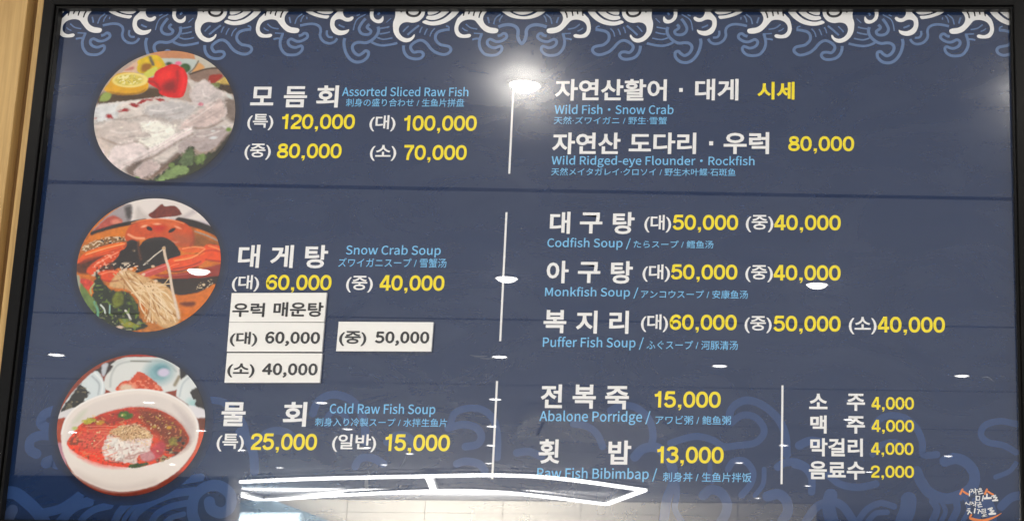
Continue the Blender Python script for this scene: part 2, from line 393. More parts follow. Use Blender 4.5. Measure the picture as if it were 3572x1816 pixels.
MID_WHITE = (((-0.0439, 2.3702), (-0.0431, 2.3621), (-0.0359, 2.3549), (-0.0254, 2.349), (-0.0099, 2.3466), (0.0045, 2.3482), (0.0162, 2.354), (0.0227, 2.3621), (0.0232, 2.3702), (0.0155, 2.3702), (0.0142, 2.3621), (0.0084, 2.3567), (0.0001, 2.3522), (-0.0101, 2.3506), (-0.0213, 2.3531), (-0.0292, 2.358), (-0.0337, 2.3625), (-0.0349, 2.3702)), ((-0.0324, 2.3702), (-0.0303, 2.3621), (-0.0241, 2.3571), (-0.0171, 2.354), (-0.0102, 2.3531), (-0.0026, 2.3545), (0.0049, 2.3581), (0.0107, 2.3621), (0.0121, 2.3702), (0.001, 2.3702), (0.0005, 2.3621), (-0.0036, 2.3585), (-0.0104, 2.3573), (-0.0164, 2.3589), (-0.0213, 2.3625), (-0.0221, 2.3702)), ((-0.0187, 2.3702), (-0.0174, 2.3621), (-0.0105, 2.3594), (-0.0038, 2.3621), (-0.0033, 2.3702)))
MID_BLUE = ((0.00468, ((-0.0431, 2.3355), (-0.036, 2.3382), (-0.0275, 2.3387), (-0.0197, 2.336), (-0.016, 2.3306), (-0.016, 2.3217), (-0.0136, 2.3154), (-0.01, 2.3117), (-0.0064, 2.3163), (-0.0046, 2.3235), (-0.0045, 2.3307), (-0.0009, 2.336), (0.0067, 2.3387), (0.0152, 2.3379), (0.023, 2.3354))),)
SWELL = ((1, 0.01254, ((-0.5963, 1.8102), (-0.6101, 1.8037), (-0.6128, 1.7926), (-0.6017, 1.7863), (-0.5938, 1.788))), (1, 0.01254, ((-0.614, 1.7531), (-0.6235, 1.7593), (-0.6239, 1.7704), (-0.6134, 1.7768), (-0.5958, 1.7769))), (1, 0.01505, ((-0.5999, 1.7422), (-0.5922, 1.7446), (-0.5854, 1.7408))), (1, 0.01588, ((-0.6561, 1.7034), (-0.6369, 1.7028), (-0.6197, 1.6921), (-0.6038, 1.6783), (-0.5928, 1.6644))), (2, 0.01505, ((-0.6433, 1.6624), (-0.6406, 1.6733), (-0.6376, 1.681))), (1, 0.0117, ((-0.5959, 1.6783), (-0.5774, 1.6831), (-0.564, 1.691), (-0.5523, 1.7004))), (1, 0.01003, ((-0.3974, 1.7252), (-0.4317, 1.7186), (-0.461, 1.709), (-0.4834, 1.6949), (-0.4978, 1.6808), (-0.5041, 1.6653))), (1, 0.01003, ((-0.4037, 1.708), (-0.4334, 1.7031), (-0.4593, 1.692), (-0.4755, 1.6794), (-0.482, 1.6655))), (1, 0.00836, ((-0.4118, 1.6924), (-0.4335, 1.6876), (-0.45, 1.6781), (-0.4567, 1.6657))), (1, 0.0092, ((-0.5113, 1.6884), (-0.5298, 1.6836), (-0.5431, 1.6742), (-0.5484, 1.6649))), (1, 0.00836, ((-0.537, 1.6913), (-0.5523, 1.6865), (-0.564, 1.6771), (-0.569, 1.6647))), (1, 0.01421, ((-0.3984, 1.6663), (-0.4045, 1.6816), (-0.403, 1.7002), (-0.3899, 1.7128), (-0.3726, 1.7145), (-0.3574, 1.7038), (-0.3561, 1.6883), (-0.3665, 1.6805), (-0.3795, 1.685), (-0.3835, 1.6942))), (1, 0.0117, ((-0.3516, 1.7836), (-0.3394, 1.7711), (-0.3317, 1.7554), (-0.3283, 1.7336))), (1, 0.0092, ((-0.3919, 1.8245), (-0.3756, 1.8214), (-0.3584, 1.8073), (-0.3476, 1.7931), (-0.3433, 1.7805))), (1, 0.01003, ((-0.3298, 1.7712), (-0.3133, 1.7839), (-0.2926, 1.7841), (-0.2741, 1.7716))), (1, 0.00702, ((-0.4153, 1.6785), (-0.4306, 1.6737), (-0.4409, 1.6651))), (1, 0.00669, ((-0.5219, 1.6992), (-0.5437, 1.6951), (-0.5603, 1.6864), (-0.5724, 1.6739), (-0.5784, 1.6638))), (1, 0.00602, ((-0.493, 1.6646), (-0.4893, 1.6747), (-0.478, 1.6887), (-0.4586, 1.7013))), (1, 0.00802, ((0.4454, 1.6775), (0.4568, 1.6924), (0.4739, 1.7004), (0.491, 1.6963))), (1, 0.00586, ((0.5509, 1.7025), (0.5558, 1.6912), (0.5506, 1.6785))), (1, 0.00586, ((0.5809, 1.7084), (0.585, 1.6943), (0.5776, 1.6788))), (1, 0.00694, ((0.4582, 1.6777), (0.4682, 1.6876), (0.4824, 1.6891))), (1, 0.01037, ((-0.2583, 1.808), (-0.2538, 1.8223), (-0.2416, 1.8312), (-0.2257, 1.8321), (-0.2076, 1.8243), (-0.1953, 1.8085), (-0.1893, 1.7896), (-0.1881, 1.7723))), (1, 0.00836, ((-0.2389, 1.794), (-0.2381, 1.805), (-0.229, 1.8114), (-0.2175, 1.8068), (-0.2137, 1.7973))), (1, 0.0092, ((-0.0785, 1.7952), (-0.0745, 1.8094), (-0.0605, 1.8159), (-0.0431, 1.816), (-0.0284, 1.8082), (-0.0198, 1.7941), (-0.0164, 1.7737), (-0.0162, 1.7534))), (1, 0.01003, ((-0.0814, 1.7905), (-0.0642, 1.7953), (-0.0466, 1.7923), (-0.0381, 1.7814), (-0.0423, 1.7704), (-0.0579, 1.7671))), (1, 0.01003, ((-0.1986, 1.7409), (-0.1929, 1.7503), (-0.1788, 1.752), (-0.1625, 1.7444))), (1, 0.01003, ((-0.1596, 1.7725), (-0.1474, 1.7805), (-0.133, 1.779), (-0.1212, 1.7666))), (1, 0.01003, ((-0.0678, 1.7452), (-0.0569, 1.7484), (-0.0394, 1.7454), (-0.0311, 1.7361))), (1, 0.01003, ((0.0087, 1.7598), (0.0244, 1.7615), (0.0405, 1.7554))), (1, 0.00956, ((0.1275, 1.815), (0.1419, 1.821), (0.158, 1.8196), (0.1728, 1.8096), (0.1805, 1.7966), (0.1831, 1.7821), (0.1812, 1.7706))), (1, 0.00925, ((0.08, 1.7972), (0.0976, 1.7945), (0.1111, 1.7844), (0.1189, 1.7686))), (1, 0.01018, ((0.2798, 1.8017), (0.2832, 1.8177), (0.2961, 1.828), (0.312, 1.8281), (0.331, 1.818), (0.3457, 1.8022), (0.3531, 1.7835), (0.3548, 1.7605))), (1, 0.00895, ((0.2834, 1.8003), (0.2963, 1.8098), (0.3123, 1.8085), (0.3241, 1.7963), (0.3242, 1.7847), (0.3128, 1.7745), (0.2912, 1.7715), (0.2738, 1.7699), (0.2592, 1.7784), (0.2403, 1.7826), (0.223, 1.7796), (0.2058, 1.7737))), (1, 0.01234, ((0.1606, 1.756), (0.1712, 1.7662), (0.1885, 1.7678), (0.2018, 1.7564), (0.2095, 1.7407), (0.2099, 1.7221), (0.2032, 1.7036), (0.1996, 1.6752))), (1, 0.00848, ((0.2801, 1.7413), (0.2872, 1.7513), (0.3016, 1.7515), (0.3118, 1.7387), (0.3092, 1.723), (0.2979, 1.7087))), (1, 0.00617, ((0.3262, 1.7417), (0.325, 1.7231), (0.3151, 1.7088))), (1, 0.01234, ((0.2491, 1.7082), (0.259, 1.7154), (0.272, 1.7113), (0.2794, 1.6986), (0.2782, 1.6858), (0.2727, 1.6759))), (1, 0.01002, ((0.3434, 1.7447), (0.3534, 1.7505), (0.3678, 1.7506), (0.3794, 1.745))), (1, 0.01311, ((0.3309, 1.7075), (0.3438, 1.7105), (0.3539, 1.7035), (0.3569, 1.6894), (0.3498, 1.6766))), (1, 0.00771, ((0.2125, 1.7364), (0.2159, 1.7122), (0.2136, 1.6909), (0.2226, 1.6754))), (1, 0.00617, ((0.2569, 1.7482), (0.2572, 1.7339), (0.2602, 1.7254))), (1, 0.00895, ((0.4656, 1.7959), (0.4729, 1.8061), (0.4873, 1.8113), (0.5061, 1.8078), (0.5204, 1.7949), (0.5274, 1.7777), (0.5287, 1.762), (0.5459, 1.7621))), (1, 0.00771, ((0.4641, 1.7614), (0.4742, 1.773), (0.49, 1.7774), (0.503, 1.7732))), (1, 0.00848, ((0.647, 1.8017), (0.627, 1.8051), (0.6082, 1.7999), (0.6022, 1.7884), (0.6107, 1.7784), (0.6306, 1.7743), (0.6462, 1.7658))), (1, 0.00617, ((0.6459, 1.7515), (0.6371, 1.7415), (0.6198, 1.7342))), (1, 0.01388, ((0.5558, 1.7536), (0.5702, 1.7573), (0.5844, 1.751), (0.5928, 1.7383), (0.5911, 1.724), (0.5781, 1.7126), (0.5567, 1.7068), (0.5368, 1.7136), (0.5255, 1.7277), (0.5199, 1.7405))), (1, 0.0108, ((0.3705, 1.7721), (0.3835, 1.778), (0.3979, 1.7767))), (1, 0.00925, ((0.365, 1.7477), (0.3779, 1.7435), (0.3866, 1.7308), (0.3867, 1.7137))), (1, 0.00925, ((0.4081, 1.7352), (0.4225, 1.724), (0.4454, 1.7199), (0.4683, 1.7244))), (1, 0.02005, ((0.5023, 1.6781), (0.5081, 1.6922), (0.5096, 1.7049))), (1, 0.00925, ((0.5395, 1.7038), (0.5451, 1.6939), (0.5393, 1.6784))), (1, 0.00925, ((0.5681, 1.7069), (0.5707, 1.6942), (0.5634, 1.6786))), (1, 0.0108, ((0.3798, 1.6769), (0.394, 1.6954), (0.4125, 1.7012), (0.4268, 1.6957), (0.4397, 1.6775))), (1, 0.0108, ((0.6262, 1.6975), (0.6392, 1.7089), (0.6535, 1.7119))), (1, 0.01696, ((0.4111, 1.7097), (0.4083, 1.6955), (0.4126, 1.6772))), (1, 0.00925, ((0.5936, 1.7043), (0.5992, 1.6944), (0.5932, 1.6789))), (1, 0.01388, ((0.6079, 1.7044), (0.6133, 1.6904), (0.6131, 1.6791))))
CLIP = (PX0 - 0.004, PX1 + 0.004, PZ0 - 0.004, PZ1 + 0.004)

LAYER = {'wave_crest': [-0.00050, M_WHITE], 'ripple': [-0.00016, M_RIPPLE], 'wave_gap': [-0.00060, M_GAP], 'swell_band': [-0.00002, M_SWELL]}


def piece(kind, path, w_=None, cap=True, mat=None):
    """one printed piece of the wave pattern, its own part of the board"""
    xs = [p[0] for p in path]
    if max(xs) < CLIP[0] + 0.002 or min(xs) > CLIP[1] - 0.002: return
    L_ = LAYER[kind]
    ink = Ink(L_[0])
    if w_ is None: ink.fill(path)
    else: ink.stroke(path, w_, cap=cap)
    L_[0] -= 0.0000012
    ink.build(kind, mat or L_[1], board, CLIP)


def place(path, k, mir):
    q = [(x + k * PERIOD, z) for x, z in path]
    if mir: q = [(2 * MIRROR - x, z) for x, z in q]
    return q


for mir in (False, True):
    for k in (-1, 0, 1, -2):
        for j, p in enumerate(WAVE_WHITE):
            if k == 1 and j > 0: continue
            if k == -2 and j < 7: continue
            piece('wave_crest', smooth_path(place(p, k, mir), 5, True))
        for j, (w_, p) in enumerate(WAVE_DARK):
            if k == -2 or (k == 1 and j > 3): continue
            piece('wave_gap', smooth_path(place(p, k, mir), 5), w_)
        for j, (w_, p) in enumerate(WAVE_BLUE):
            if k == 1 and not (j < 3 or 20 <= j <= 24): continue
            if k == -2 and j not in (13, 14): continue
            piece('ripple', smooth_path(place(p, k, mir), 6), w_ * 0.97, False)
for p in MID_WHITE: piece('wave_crest', smooth_path(p, 5, True))
for w_, p in MID_BLUE: piece('ripple', smooth_path(p, 6), w_, False)
for tone, w_, p in SWELL:
    piece('swell_band', smooth_path(p, 8), w_, True, M_SWELL if tone == 1 else M_SWELL2)

# ------------------------------------------------------------------ print: lettering
TEXT = (('item_name', (('모', -0.3749, -0.3439, 2.2235, 2.2495), ('듬', -0.3298, -0.2985, 2.2208, 2.2503), ('회', -0.2853, -0.2557, 2.2207, 2.2515))), ('translation', (('Assorted Sliced Raw Fish', -0.2507, -0.0794, 2.2367, 2.2497),)), ('translation', (('刺身の盛り合わせ / 生鱼片拼盘', -0.2446, -0.0842, 2.222, 2.2333),)), ('size_mark', (('(특)', -0.3768, -0.3414, 2.1886, 2.2112),)), ('price', (('120,000', -0.3298, -0.2306, 2.1866, 2.2112),)), ('size_mark', (('(대)', -0.2108, -0.1755, 2.1873, 2.2099),)), ('price', (('100,000', -0.164, -0.0656, 2.1846, 2.2097),)), ('size_mark', (('(중)', -0.3771, -0.3414, 2.1473, 2.1697),)), ('price', (('80,000', -0.333, -0.2458, 2.146, 2.1701),)), ('size_mark', (('(소)', -0.2074, -0.1719, 2.1463, 2.1683),)), ('price', (('70,000', -0.1614, -0.0769, 2.144, 2.1685),)), ('item_name', (('자연산활어', 0.0382, 0.1887, 2.2311, 2.2614), ('·', 0.2056, 0.2105, 2.2436, 2.249), ('대게', 0.2273, 0.2852, 2.2319, 2.2619))), ('price', (('시세', 0.3112, 0.3605, 2.2334, 2.2577),)), ('translation', (('Wild Fish·Snow Crab', 0.0387, 0.1986, 2.2124, 2.2253),)), ('translation', (('天然·ズワイガニ / 野生·雪蟹', 0.0383, 0.1902, 2.1981, 2.2086),)), ('item_name', (('자연산', 0.0375, 0.1286, 2.1564, 2.1862), ('도다리', 0.1403, 0.2299, 2.1572, 2.1865), ('·', 0.2475, 0.2528, 2.1692, 2.1748), ('우럭', 0.267, 0.3273, 2.1575, 2.1875))), ('price', (('80,000', 0.353, 0.4407, 2.1581, 2.1823),)), ('translation', (('Wild Ridged-eye Flounder·Rockfish', 0.0376, 0.3082, 2.1383, 2.1544),)), ('translation', (('天然メイタガレイ·クロソイ / 野生木叶鲽·石斑鱼', 0.0377, 0.2834, 2.1271, 2.1374),)), ('item_name', (('대', -0.373, -0.345, 1.9996, 2.0305), ('게', -0.3302, -0.3, 1.9998, 2.0303), ('탕', -0.2841, -0.2541, 1.9995, 2.0305))), ('translation', (('Snow Crab Soup', -0.2301, -0.1043, 2.0147, 2.031),)), ('translation', (('ズワイガニスープ / 雪蟹汤', -0.2392, -0.0959, 2.001, 2.0134),)), ('size_mark', (('(대)', -0.3786, -0.3424, 1.9677, 1.9897),)), ('price', (('60,000', -0.3334, -0.2464, 1.9664, 1.9905),)), ('size_mark', (('(중)', -0.227, -0.1915, 1.9673, 1.9895),)), ('price', (('40,000', -0.1828, -0.0969, 1.9665, 1.9909),)), ('item_name', (('대', 0.039, 0.0655, 2.0476, 2.0772), ('구', 0.0787, 0.1082, 2.0482, 2.0763), ('탕', 0.1224, 0.1508, 2.0476, 2.0771))), ('size_mark', (('(대)', 0.164, 0.1995, 2.0499, 2.0736),)), ('price', (('50,000', 0.2015, 0.2879, 2.0499, 2.074),)), ('size_mark', (('(중)', 0.298, 0.3344, 2.0509, 2.0741),)), ('price', (('40,000', 0.3352, 0.4231, 2.0502, 2.0746),)), ('translation', (('Codfish Soup /', 0.0366, 0.1466, 2.0262, 2.042),)), ('translation', (('たらスープ / 鳕鱼汤', 0.1507, 0.2557, 2.0287, 2.039),)), ('item_name', (('아', 0.0374, 0.066, 1.9812, 2.0108), ('구', 0.0786, 0.1078, 1.9818, 2.0095), ('탕', 0.122, 0.1504, 1.9811, 2.0108))), ('size_mark', (('(대)', 0.1635, 0.1997, 1.9838, 2.0069),)), ('price', (('50,000', 0.2008, 0.288, 1.9835, 2.0072),)), ('size_mark', (('(중)', 0.2984, 0.3345, 1.9841, 2.0066),)), ('price', (('40,000', 0.3351, 0.423, 1.983, 2.0073),)), ('translation', (('Monkfish Soup /', 0.0365, 0.1586, 1.9606, 1.9761),)), ('translation', (('アンコウスープ / 安康鱼汤', 0.1623, 0.3021, 1.9618, 1.9728),)), ('item_name', (('복', 0.0361, 0.0656, 1.9151, 1.9453), ('지', 0.0787, 0.1061, 1.9148, 1.9447), ('리', 0.1222, 0.1472, 1.9148, 1.9448))), ('size_mark', (('(대)', 0.1634, 0.1988, 1.9173, 1.9406),)), ('price', (('60,000', 0.2008, 0.2883, 1.9167, 1.9406),)), ('size_mark', (('(중)', 0.2984, 0.3337, 1.9168, 1.939),)), ('price', (('50,000', 0.3359, 0.4232, 1.9156, 1.9398),)), ('size_mark', (('(소)', 0.4337, 0.4698, 1.9161, 1.9388),)), ('price', (('40,000', 0.4708, 0.5582, 1.9151, 1.9396),)), ('translation', (('Puffer Fish Soup /', 0.0364, 0.1676, 1.8933, 1.9102),)), ('translation', (('ふぐスープ / 河豚清汤', 0.1717, 0.2901, 1.8945, 1.9062),)), ('item_name', (('물', -0.3773, -0.3462, 1.7911, 1.8217), ('회', -0.2968, -0.2666, 1.7911, 1.8226))), ('translation', (('Cold Raw Fish Soup', -0.2366, -0.0994, 1.8049, 1.8214),)), ('translation', (('刺身入り冷製スープ / 水拌生鱼片', -0.2545, -0.0832, 1.7919, 1.8026),)), ('size_mark', (('(특)', -0.3805, -0.3451, 1.7585, 1.7811),)), ('price', (('25,000', -0.3362, -0.2501, 1.7571, 1.782),)), ('size_mark', (('(일반)', -0.2304, -0.1734, 1.7591, 1.7819),)), ('price', (('15,000', -0.1617, -0.078, 1.7572, 1.7823),)), ('item_name', (('전', 0.0367, 0.0643, 1.8176, 1.8479), ('복', 0.078, 0.1077, 1.8171, 1.8479), ('죽', 0.1202, 0.1505, 1.8166, 1.8463))), ('price', (('15,000', 0.1839, 0.2693, 1.8156, 1.8403),)), ('translation', (('Abalone Porridge /', 0.0362, 0.1789, 1.7965, 1.8143),)), ('translation', (('アワビ粥 / 鲍鱼粥', 0.1858, 0.2828, 1.7978, 1.8089),)), ('item_name', (('횟', 0.0369, 0.0635, 1.7465, 1.7773), ('밥', 0.1266, 0.1555, 1.7461, 1.7764))), ('price', (('13,000', 0.189, 0.2743, 1.7447, 1.7696),)), ('translation', (('Raw Fish Bibimbap /', 0.0363, 0.1896, 1.7242, 1.7415),)), ('translation', (('刺身丼 / 生鱼片拌饭', 0.1973, 0.3101, 1.725, 1.7369),)), ('item_name', (('소', 0.3832, 0.4063, 1.8189, 1.8384), ('주', 0.4314, 0.4544, 1.8169, 1.8387))), ('price', (('4,000', 0.4626, 0.5173, 1.816, 1.8351),)), ('item_name', (('맥', 0.3847, 0.4053, 1.7877, 1.8105), ('주', 0.4314, 0.4543, 1.7879, 1.8098))), ('price', (('4,000', 0.4627, 0.5171, 1.7876, 1.8058),)), ('item_name', (('막걸리', 0.3848, 0.4516, 1.7587, 1.7814),)), ('price', (('4,000', 0.4619, 0.5162, 1.7584, 1.7769),)), ('item_name', (('음료수', 0.3834, 0.4538, 1.7296, 1.7523),)), ('price', (('2,000', 0.4618, 0.5166, 1.7296, 1.7476),)))
STICK = ((((-0.3758, 1.9645), (-0.2501, 1.9656), (-0.2507, 1.9269), (-0.3757, 1.9259)), (('우럭', -0.3724, -0.3303, 1.933, 1.9513), ('매운탕', -0.3183, -0.2529, 1.9338, 1.9527))), (((-0.3757, 1.9254), (-0.2506, 1.9259), (-0.2509, 1.8878), (-0.3754, 1.887)), (('(대)', -0.3726, -0.3368, 1.8944, 1.913), ('60,000', -0.3257, -0.2551, 1.8952, 1.913))), (((-0.375, 1.8852), (-0.2503, 1.8856), (-0.2507, 1.8473), (-0.3751, 1.8464)), (('(소)', -0.3723, -0.337, 1.8536, 1.8716), ('40,000', -0.3264, -0.2551, 1.854, 1.8716))), (((-0.2315, 1.9274), (-0.1071, 1.9274), (-0.1079, 1.889), (-0.2322, 1.8887)), (('(중)', -0.229, -0.1937, 1.8957, 1.9149), ('50,000', -0.1816, -0.1119, 1.8966, 1.9143))))
DIV = ((-0.0185, 2.1292, 2.2517), (-0.0196, 1.904, 2.0765), (-0.0212, 1.7262, 1.8518), (0.3485, 1.723, 1.8489))
SLOGAN = (('o', 0.00248, ((0.57477, 1.71268), (0.57752, 1.71839))), ('o', 0.00248, ((0.57901, 1.71575), (0.58166, 1.71388), (0.58488, 1.71239))), ('w', 0.00141, ((0.58619, 1.7105), (0.58667, 1.71658))), ('w', 0.00108, ((0.58823, 1.71849), (0.59091, 1.71889), (0.58855, 1.71508))), ('w', 0.00099, ((0.58972, 1.7166), (0.59201, 1.71624))), ('w', 0.00124, ((0.59359, 1.71967), (0.5941, 1.71588))), ('w', 0.00099, ((0.59395, 1.71797), (0.59662, 1.71818))), ('w', 0.00116, ((0.5916, 1.71434), (0.59467, 1.71551), (0.59443, 1.71266))), ('w', 0.00099, ((0.6001, 1.7203), (0.60142, 1.71917), (0.60006, 1.71821), (0.59874, 1.71915), (0.6001, 1.7203))), ('w', 0.00132, ((0.59735, 1.71591), (0.60233, 1.71691))), ('w', 0.00116, ((0.59829, 1.71478), (0.59806, 1.7127), (0.60343, 1.71407))), ('o', 0.00248, ((0.60589, 1.71315), (0.60847, 1.71867))), ('o', 0.00227, ((0.60995, 1.71603), (0.61259, 1.71415), (0.61599, 1.71248))), ('w', 0.00174, ((0.59496, 1.7102), (0.59469, 1.70528))), ('w', 0.00149, ((0.59457, 1.70982), (0.59935, 1.71005), (0.59869, 1.70532), (0.59488, 1.70528))), ('w', 0.00141, ((0.60375, 1.71066), (0.6025, 1.70459))), ('w', 0.00182, ((0.60837, 1.71279), (0.60809, 1.70843))), ('w', 0.00248, ((0.60522, 1.70746), (0.61324, 1.7081))), ('w', 0.00149, ((0.61442, 1.71038), (0.6194, 1.71137), (0.6163, 1.7085), (0.62088, 1.70892), (0.61776, 1.70549))), ('w', 0.00207, ((0.61566, 1.7049), (0.62157, 1.70533))), ('w', 0.00108, ((0.58107, 1.70062), (0.58225, 1.70252))), ('w', 0.00108, ((0.58223, 1.70138), (0.58506, 1.69971))), ('w', 0.00108, ((0.58658, 1.69934), (0.58721, 1.70294))), ('w', 0.00099, ((0.58873, 1.70258), (0.59065, 1.70297), (0.58888, 1.69993))), ('w', 0.00099, ((0.58986, 1.70145), (0.59175, 1.70071))), ('w', 0.00116, ((0.59352, 1.70357), (0.59384, 1.70035))), ('w', 0.00091, ((0.59368, 1.70205), (0.59616, 1.70208))), ('w', 0.00108, ((0.59115, 1.69863), (0.59441, 1.69979), (0.5936, 1.69733))), ('w', 0.00091, ((0.59923, 1.70324), (0.60036, 1.7023), (0.5992, 1.70135), (0.59807, 1.70228), (0.59923, 1.70324))), ('w', 0.00124, ((0.59649, 1.69924), (0.60108, 1.70004))), ('w', 0.00108, ((0.59705, 1.69849), (0.59702, 1.6966), (0.60199, 1.69741))), ('w', 0.00116, ((0.58402, 1.69422), (0.5867, 1.69443))), ('w', 0.00149, ((0.58323, 1.69195), (0.58628, 1.69235), (0.58392, 1.6878))), ('w', 0.00149, ((0.58588, 1.69084), (0.58851, 1.68898))), ('w', 0.00165, ((0.59318, 1.69468), (0.59214, 1.68939))), ('w', 0.00132, ((0.59621, 1.69358), (0.5985, 1.69397), (0.59688, 1.68868))), ('w', 0.00124, ((0.59847, 1.69209), (0.60111, 1.6906))), ('w', 0.00108, ((0.60192, 1.69363), (0.60651, 1.69443), (0.60566, 1.68989))), ('w', 0.00108, ((0.60154, 1.69362), (0.60226, 1.69137), (0.60608, 1.69216))), ('w', 0.00116, ((0.60146, 1.6891), (0.60719, 1.6899), (0.60333, 1.68723), (0.60714, 1.68764))), ('w', 0.00141, ((0.60177, 1.68495), (0.6037, 1.68648), (0.60864, 1.68615), (0.60176, 1.68476))), ('w', 0.00174, ((0.60955, 1.69408), (0.61491, 1.69564), (0.6118, 1.69221), (0.61675, 1.69226), (0.61289, 1.68958))), ('w', 0.00248, ((0.61115, 1.68806), (0.6182, 1.68869))), ('w', 0.00124, ((0.61443, 1.69072), (0.61439, 1.68846))), ('o', 0.00331, ((0.58848, 1.68709), (0.58652, 1.6833), (0.59067, 1.68146), (0.59826, 1.68002), (0.60587, 1.68047), (0.61352, 1.6828), (0.6212, 1.68626), (0.6262, 1.68933))))

HW = 0.088


def ring(cx, cy, rx, ry, e=2.25, n=40):
    out = []
    for i in range(n + 1):
        a = 2 * math.pi * i / n
        c, s = math.cos(a), math.sin(a)
        out.append((cx + rx * math.copysign(abs(c) ** (2 / e), c), cy + ry * math.copysign(abs(s) ** (2 / e), s)))
    return out


DIG = {
    '0': (.76, [(ring(.37, .5, .36 - HW, .5 - HW), 0)]),
    '1': (.60, [([(.36, 0), (.36, 1)], 0), ([(.06, .735), (.20, .755), (.30, .82), (.345, .93)], 1)]),
    '2': (.74, [([(.1, .64), (.13, .8), (.25, .89), (.37, .91), (.52, .88), (.625, .77), (.6, .6), (.45, .43), (.25, .28), (.14, .12)], 1), ([(.05, .0875), (.68, .0875)], 0)]),
    '3': (.74, [([(.1, .74), (.17, .87), (.36, .912), (.55, .86), (.6, .74), (.52, .59), (.34, .54)], 1), ([(.30, .53), (.5, .51), (.62, .4), (.62, .25), (.52, .13), (.36, .0875), (.18, .13), (.08, .28)], 1)]),
    '4': (.76, [([(.46, .97), (.08, .30)], 0), ([(.03, .275), (.73, .275)], 0), ([(.52, 0), (.52, 1)], 0)]),
    '5': (.76, [([(.17, .9125), (.66, .9125)], 0), ([(.2, .95), (.13, .48)], 0), ([(.12, .5), (.24, .59), (.4, .61), (.57, .54), (.64, .36), (.58, .17), (.39, .0875), (.2, .12), (.09, .27)], 1)]),
    '6': (.76, [([(.63, .74), (.55, .87), (.38, .912), (.2, .82), (.1, .6), (.095, .4), (.16, .18), (.37, .0875), (.57, .16), (.63, .33), (.57, .49), (.4, .565), (.22, .5), (.11, .37)], 1)]),
    '7': (.74, [([(.05, .9125), (.68, .9125)], 0), ([(.62, .9), (.46, .64), (.34, .33), (.30, 0)], 1)]),
    '8': (.76, [(ring(.37, .74, .22, .172), 0), (ring(.37, .285, .275, .198), 0)]),
    ',': (.40, [([(.2, .0), (.2, .19)], 0), ([(.25, .03), (.235, -.07), (.15, -.14)], 2)]),
}


def digits_mesh(txt, y):
    ink = Ink(y)
    x = 0.0
    for ch in txt:
        adv, strokes = DIG[ch]
        for p, kind in strokes:
            q = [(x + a, b) for a, b in p]
            if kind: q = smooth_path(q, 6)
            ink.stroke(q, (HW * 2 if kind < 2 else 0.07) if ch != ',' or kind == 2 else 0.2, cap=False)
        x += adv
    return ink.v, ink.f


import os
try:    # the sans that ships with Blender; without it the built-in fallback font draws the same words
    SANS = bpy.data.fonts.load(os.path.join(bpy.utils.system_resource('DATAFILES'), 'fonts', 'Noto Sans CJK Regular.woff2'))
except Exception:
    SANS = None


def font_mesh(txt, y, off):
    c = bpy.data.curves.new('lettering', 'FONT')
    if SANS is not None and all(ord(ch) < 256 for ch in txt):
        c.font = SANS
        c.size = 2.0
        off = 0.0
    c.body = txt
    c.offset = off
    c.resolution_u = 3
    o = bpy.data.objects.new('lettering', c)
    COL.objects.link(o)
    dg = bpy.context.evaluated_depsgraph_get()
    me = bpy.data.meshes.new_from_object(o.evaluated_get(dg))
    v = [(a.co.x, y, a.co.y) for a in me.vertices]
    f = [tuple(p.vertices) for p in me.polygons]
    bpy.data.objects.remove(o)
    bpy.data.meshes.remove(me)
    bpy.data.curves.remove(c)
    return v, f


def lettering(name, segs, mat, parent, y, off, digits=False, fat=0.0, fatlat=0.0):
    fat0 = fat
    V, F = [], []
    for txt, u0, u1, v0, v1 in segs:
        if txt == '·':
            v, f = [(0, y, 0), (1, y, 0), (1, y, 1), (0, y, 1)], [(0, 1, 2, 3)]
        elif digits and txt[0].isdigit():
            v, f = digits_mesh(txt, y)
        else:
            v, f = font_mesh(txt, y, off)
        a = np.array(v)
        lo, hi = a.min(0), a.max(0)
        a[:, 0] = u0 + (a[:, 0] - lo[0]) * (u1 - u0) / (hi[0] - lo[0])
        a[:, 2] = v0 + (a[:, 2] - lo[2]) * (v1 - v0) / (hi[2] - lo[2])
        reps = [(0, 0, 0)]
        fat = fat0 if not (all(ord(ch) < 256 for ch in txt) and txt != '·' and not digits) else fatlat
        if fat and txt != '·':
            reps = [(0, -fat, 0), (1, fat, 0), (2, 0, fat), (3, 0, -fat)]
        for k, dx, dz in reps:
            n0 = len(V)
            b = a + np.array([dx, -k * 0.00002, dz])
            V += [tuple(r) for r in b]
            F += [tuple(n0 + i for i in t) for t in f]
    me = bpy.data.meshes.new(name)
    me.from_pydata(V, [], F)
    me.update()
    bm = bmesh.new(); bm.from_mesh(me)
    for f in bm.faces:
        if f.normal.y > 0: f.normal_flip()
    bm.to_mesh(me); bm.free()
    return link(name, me, mat, parent)


STYLE = {'item_name': (M_WHITE, 0.02, 0.0002), 'price': (M_YELLOW, 0.02, 0.0003), 'translation': (M_BLUE, 0.0, 0.00007), 'size_mark': (M_WHITE, 0.018, 0.0)}
for kind, segs in TEXT:
    m_, off, fat = STYLE[kind]
    if segs[0][0][0].isdigit(): fat = 0.0
    runs = [[segs[0]]]
    for sg in segs[1:]:          # widely spaced syllables are separate pieces of lettering
        if sg[1] - runs[-1][-1][2] > 0.021 and sg[0] != '·' and runs[-1][-1][0] != '·': runs.append([sg])
        else: runs[-1].append(sg)
    for run in runs:
        lettering(kind, run, m_, board, -0.0004, off, digits=kind == 'price', fat=fat, fatlat=0.00019 if kind == 'translation' else fat)

for u, v0, v1 in DIV:
    b_ = bmesh.new()
    add_box(b_, u - 0.0013, u + 0.0013, -0.0005, 0.0005, v0, v1)
    bm_obj('divider_line', b_, M_WHITE, board)

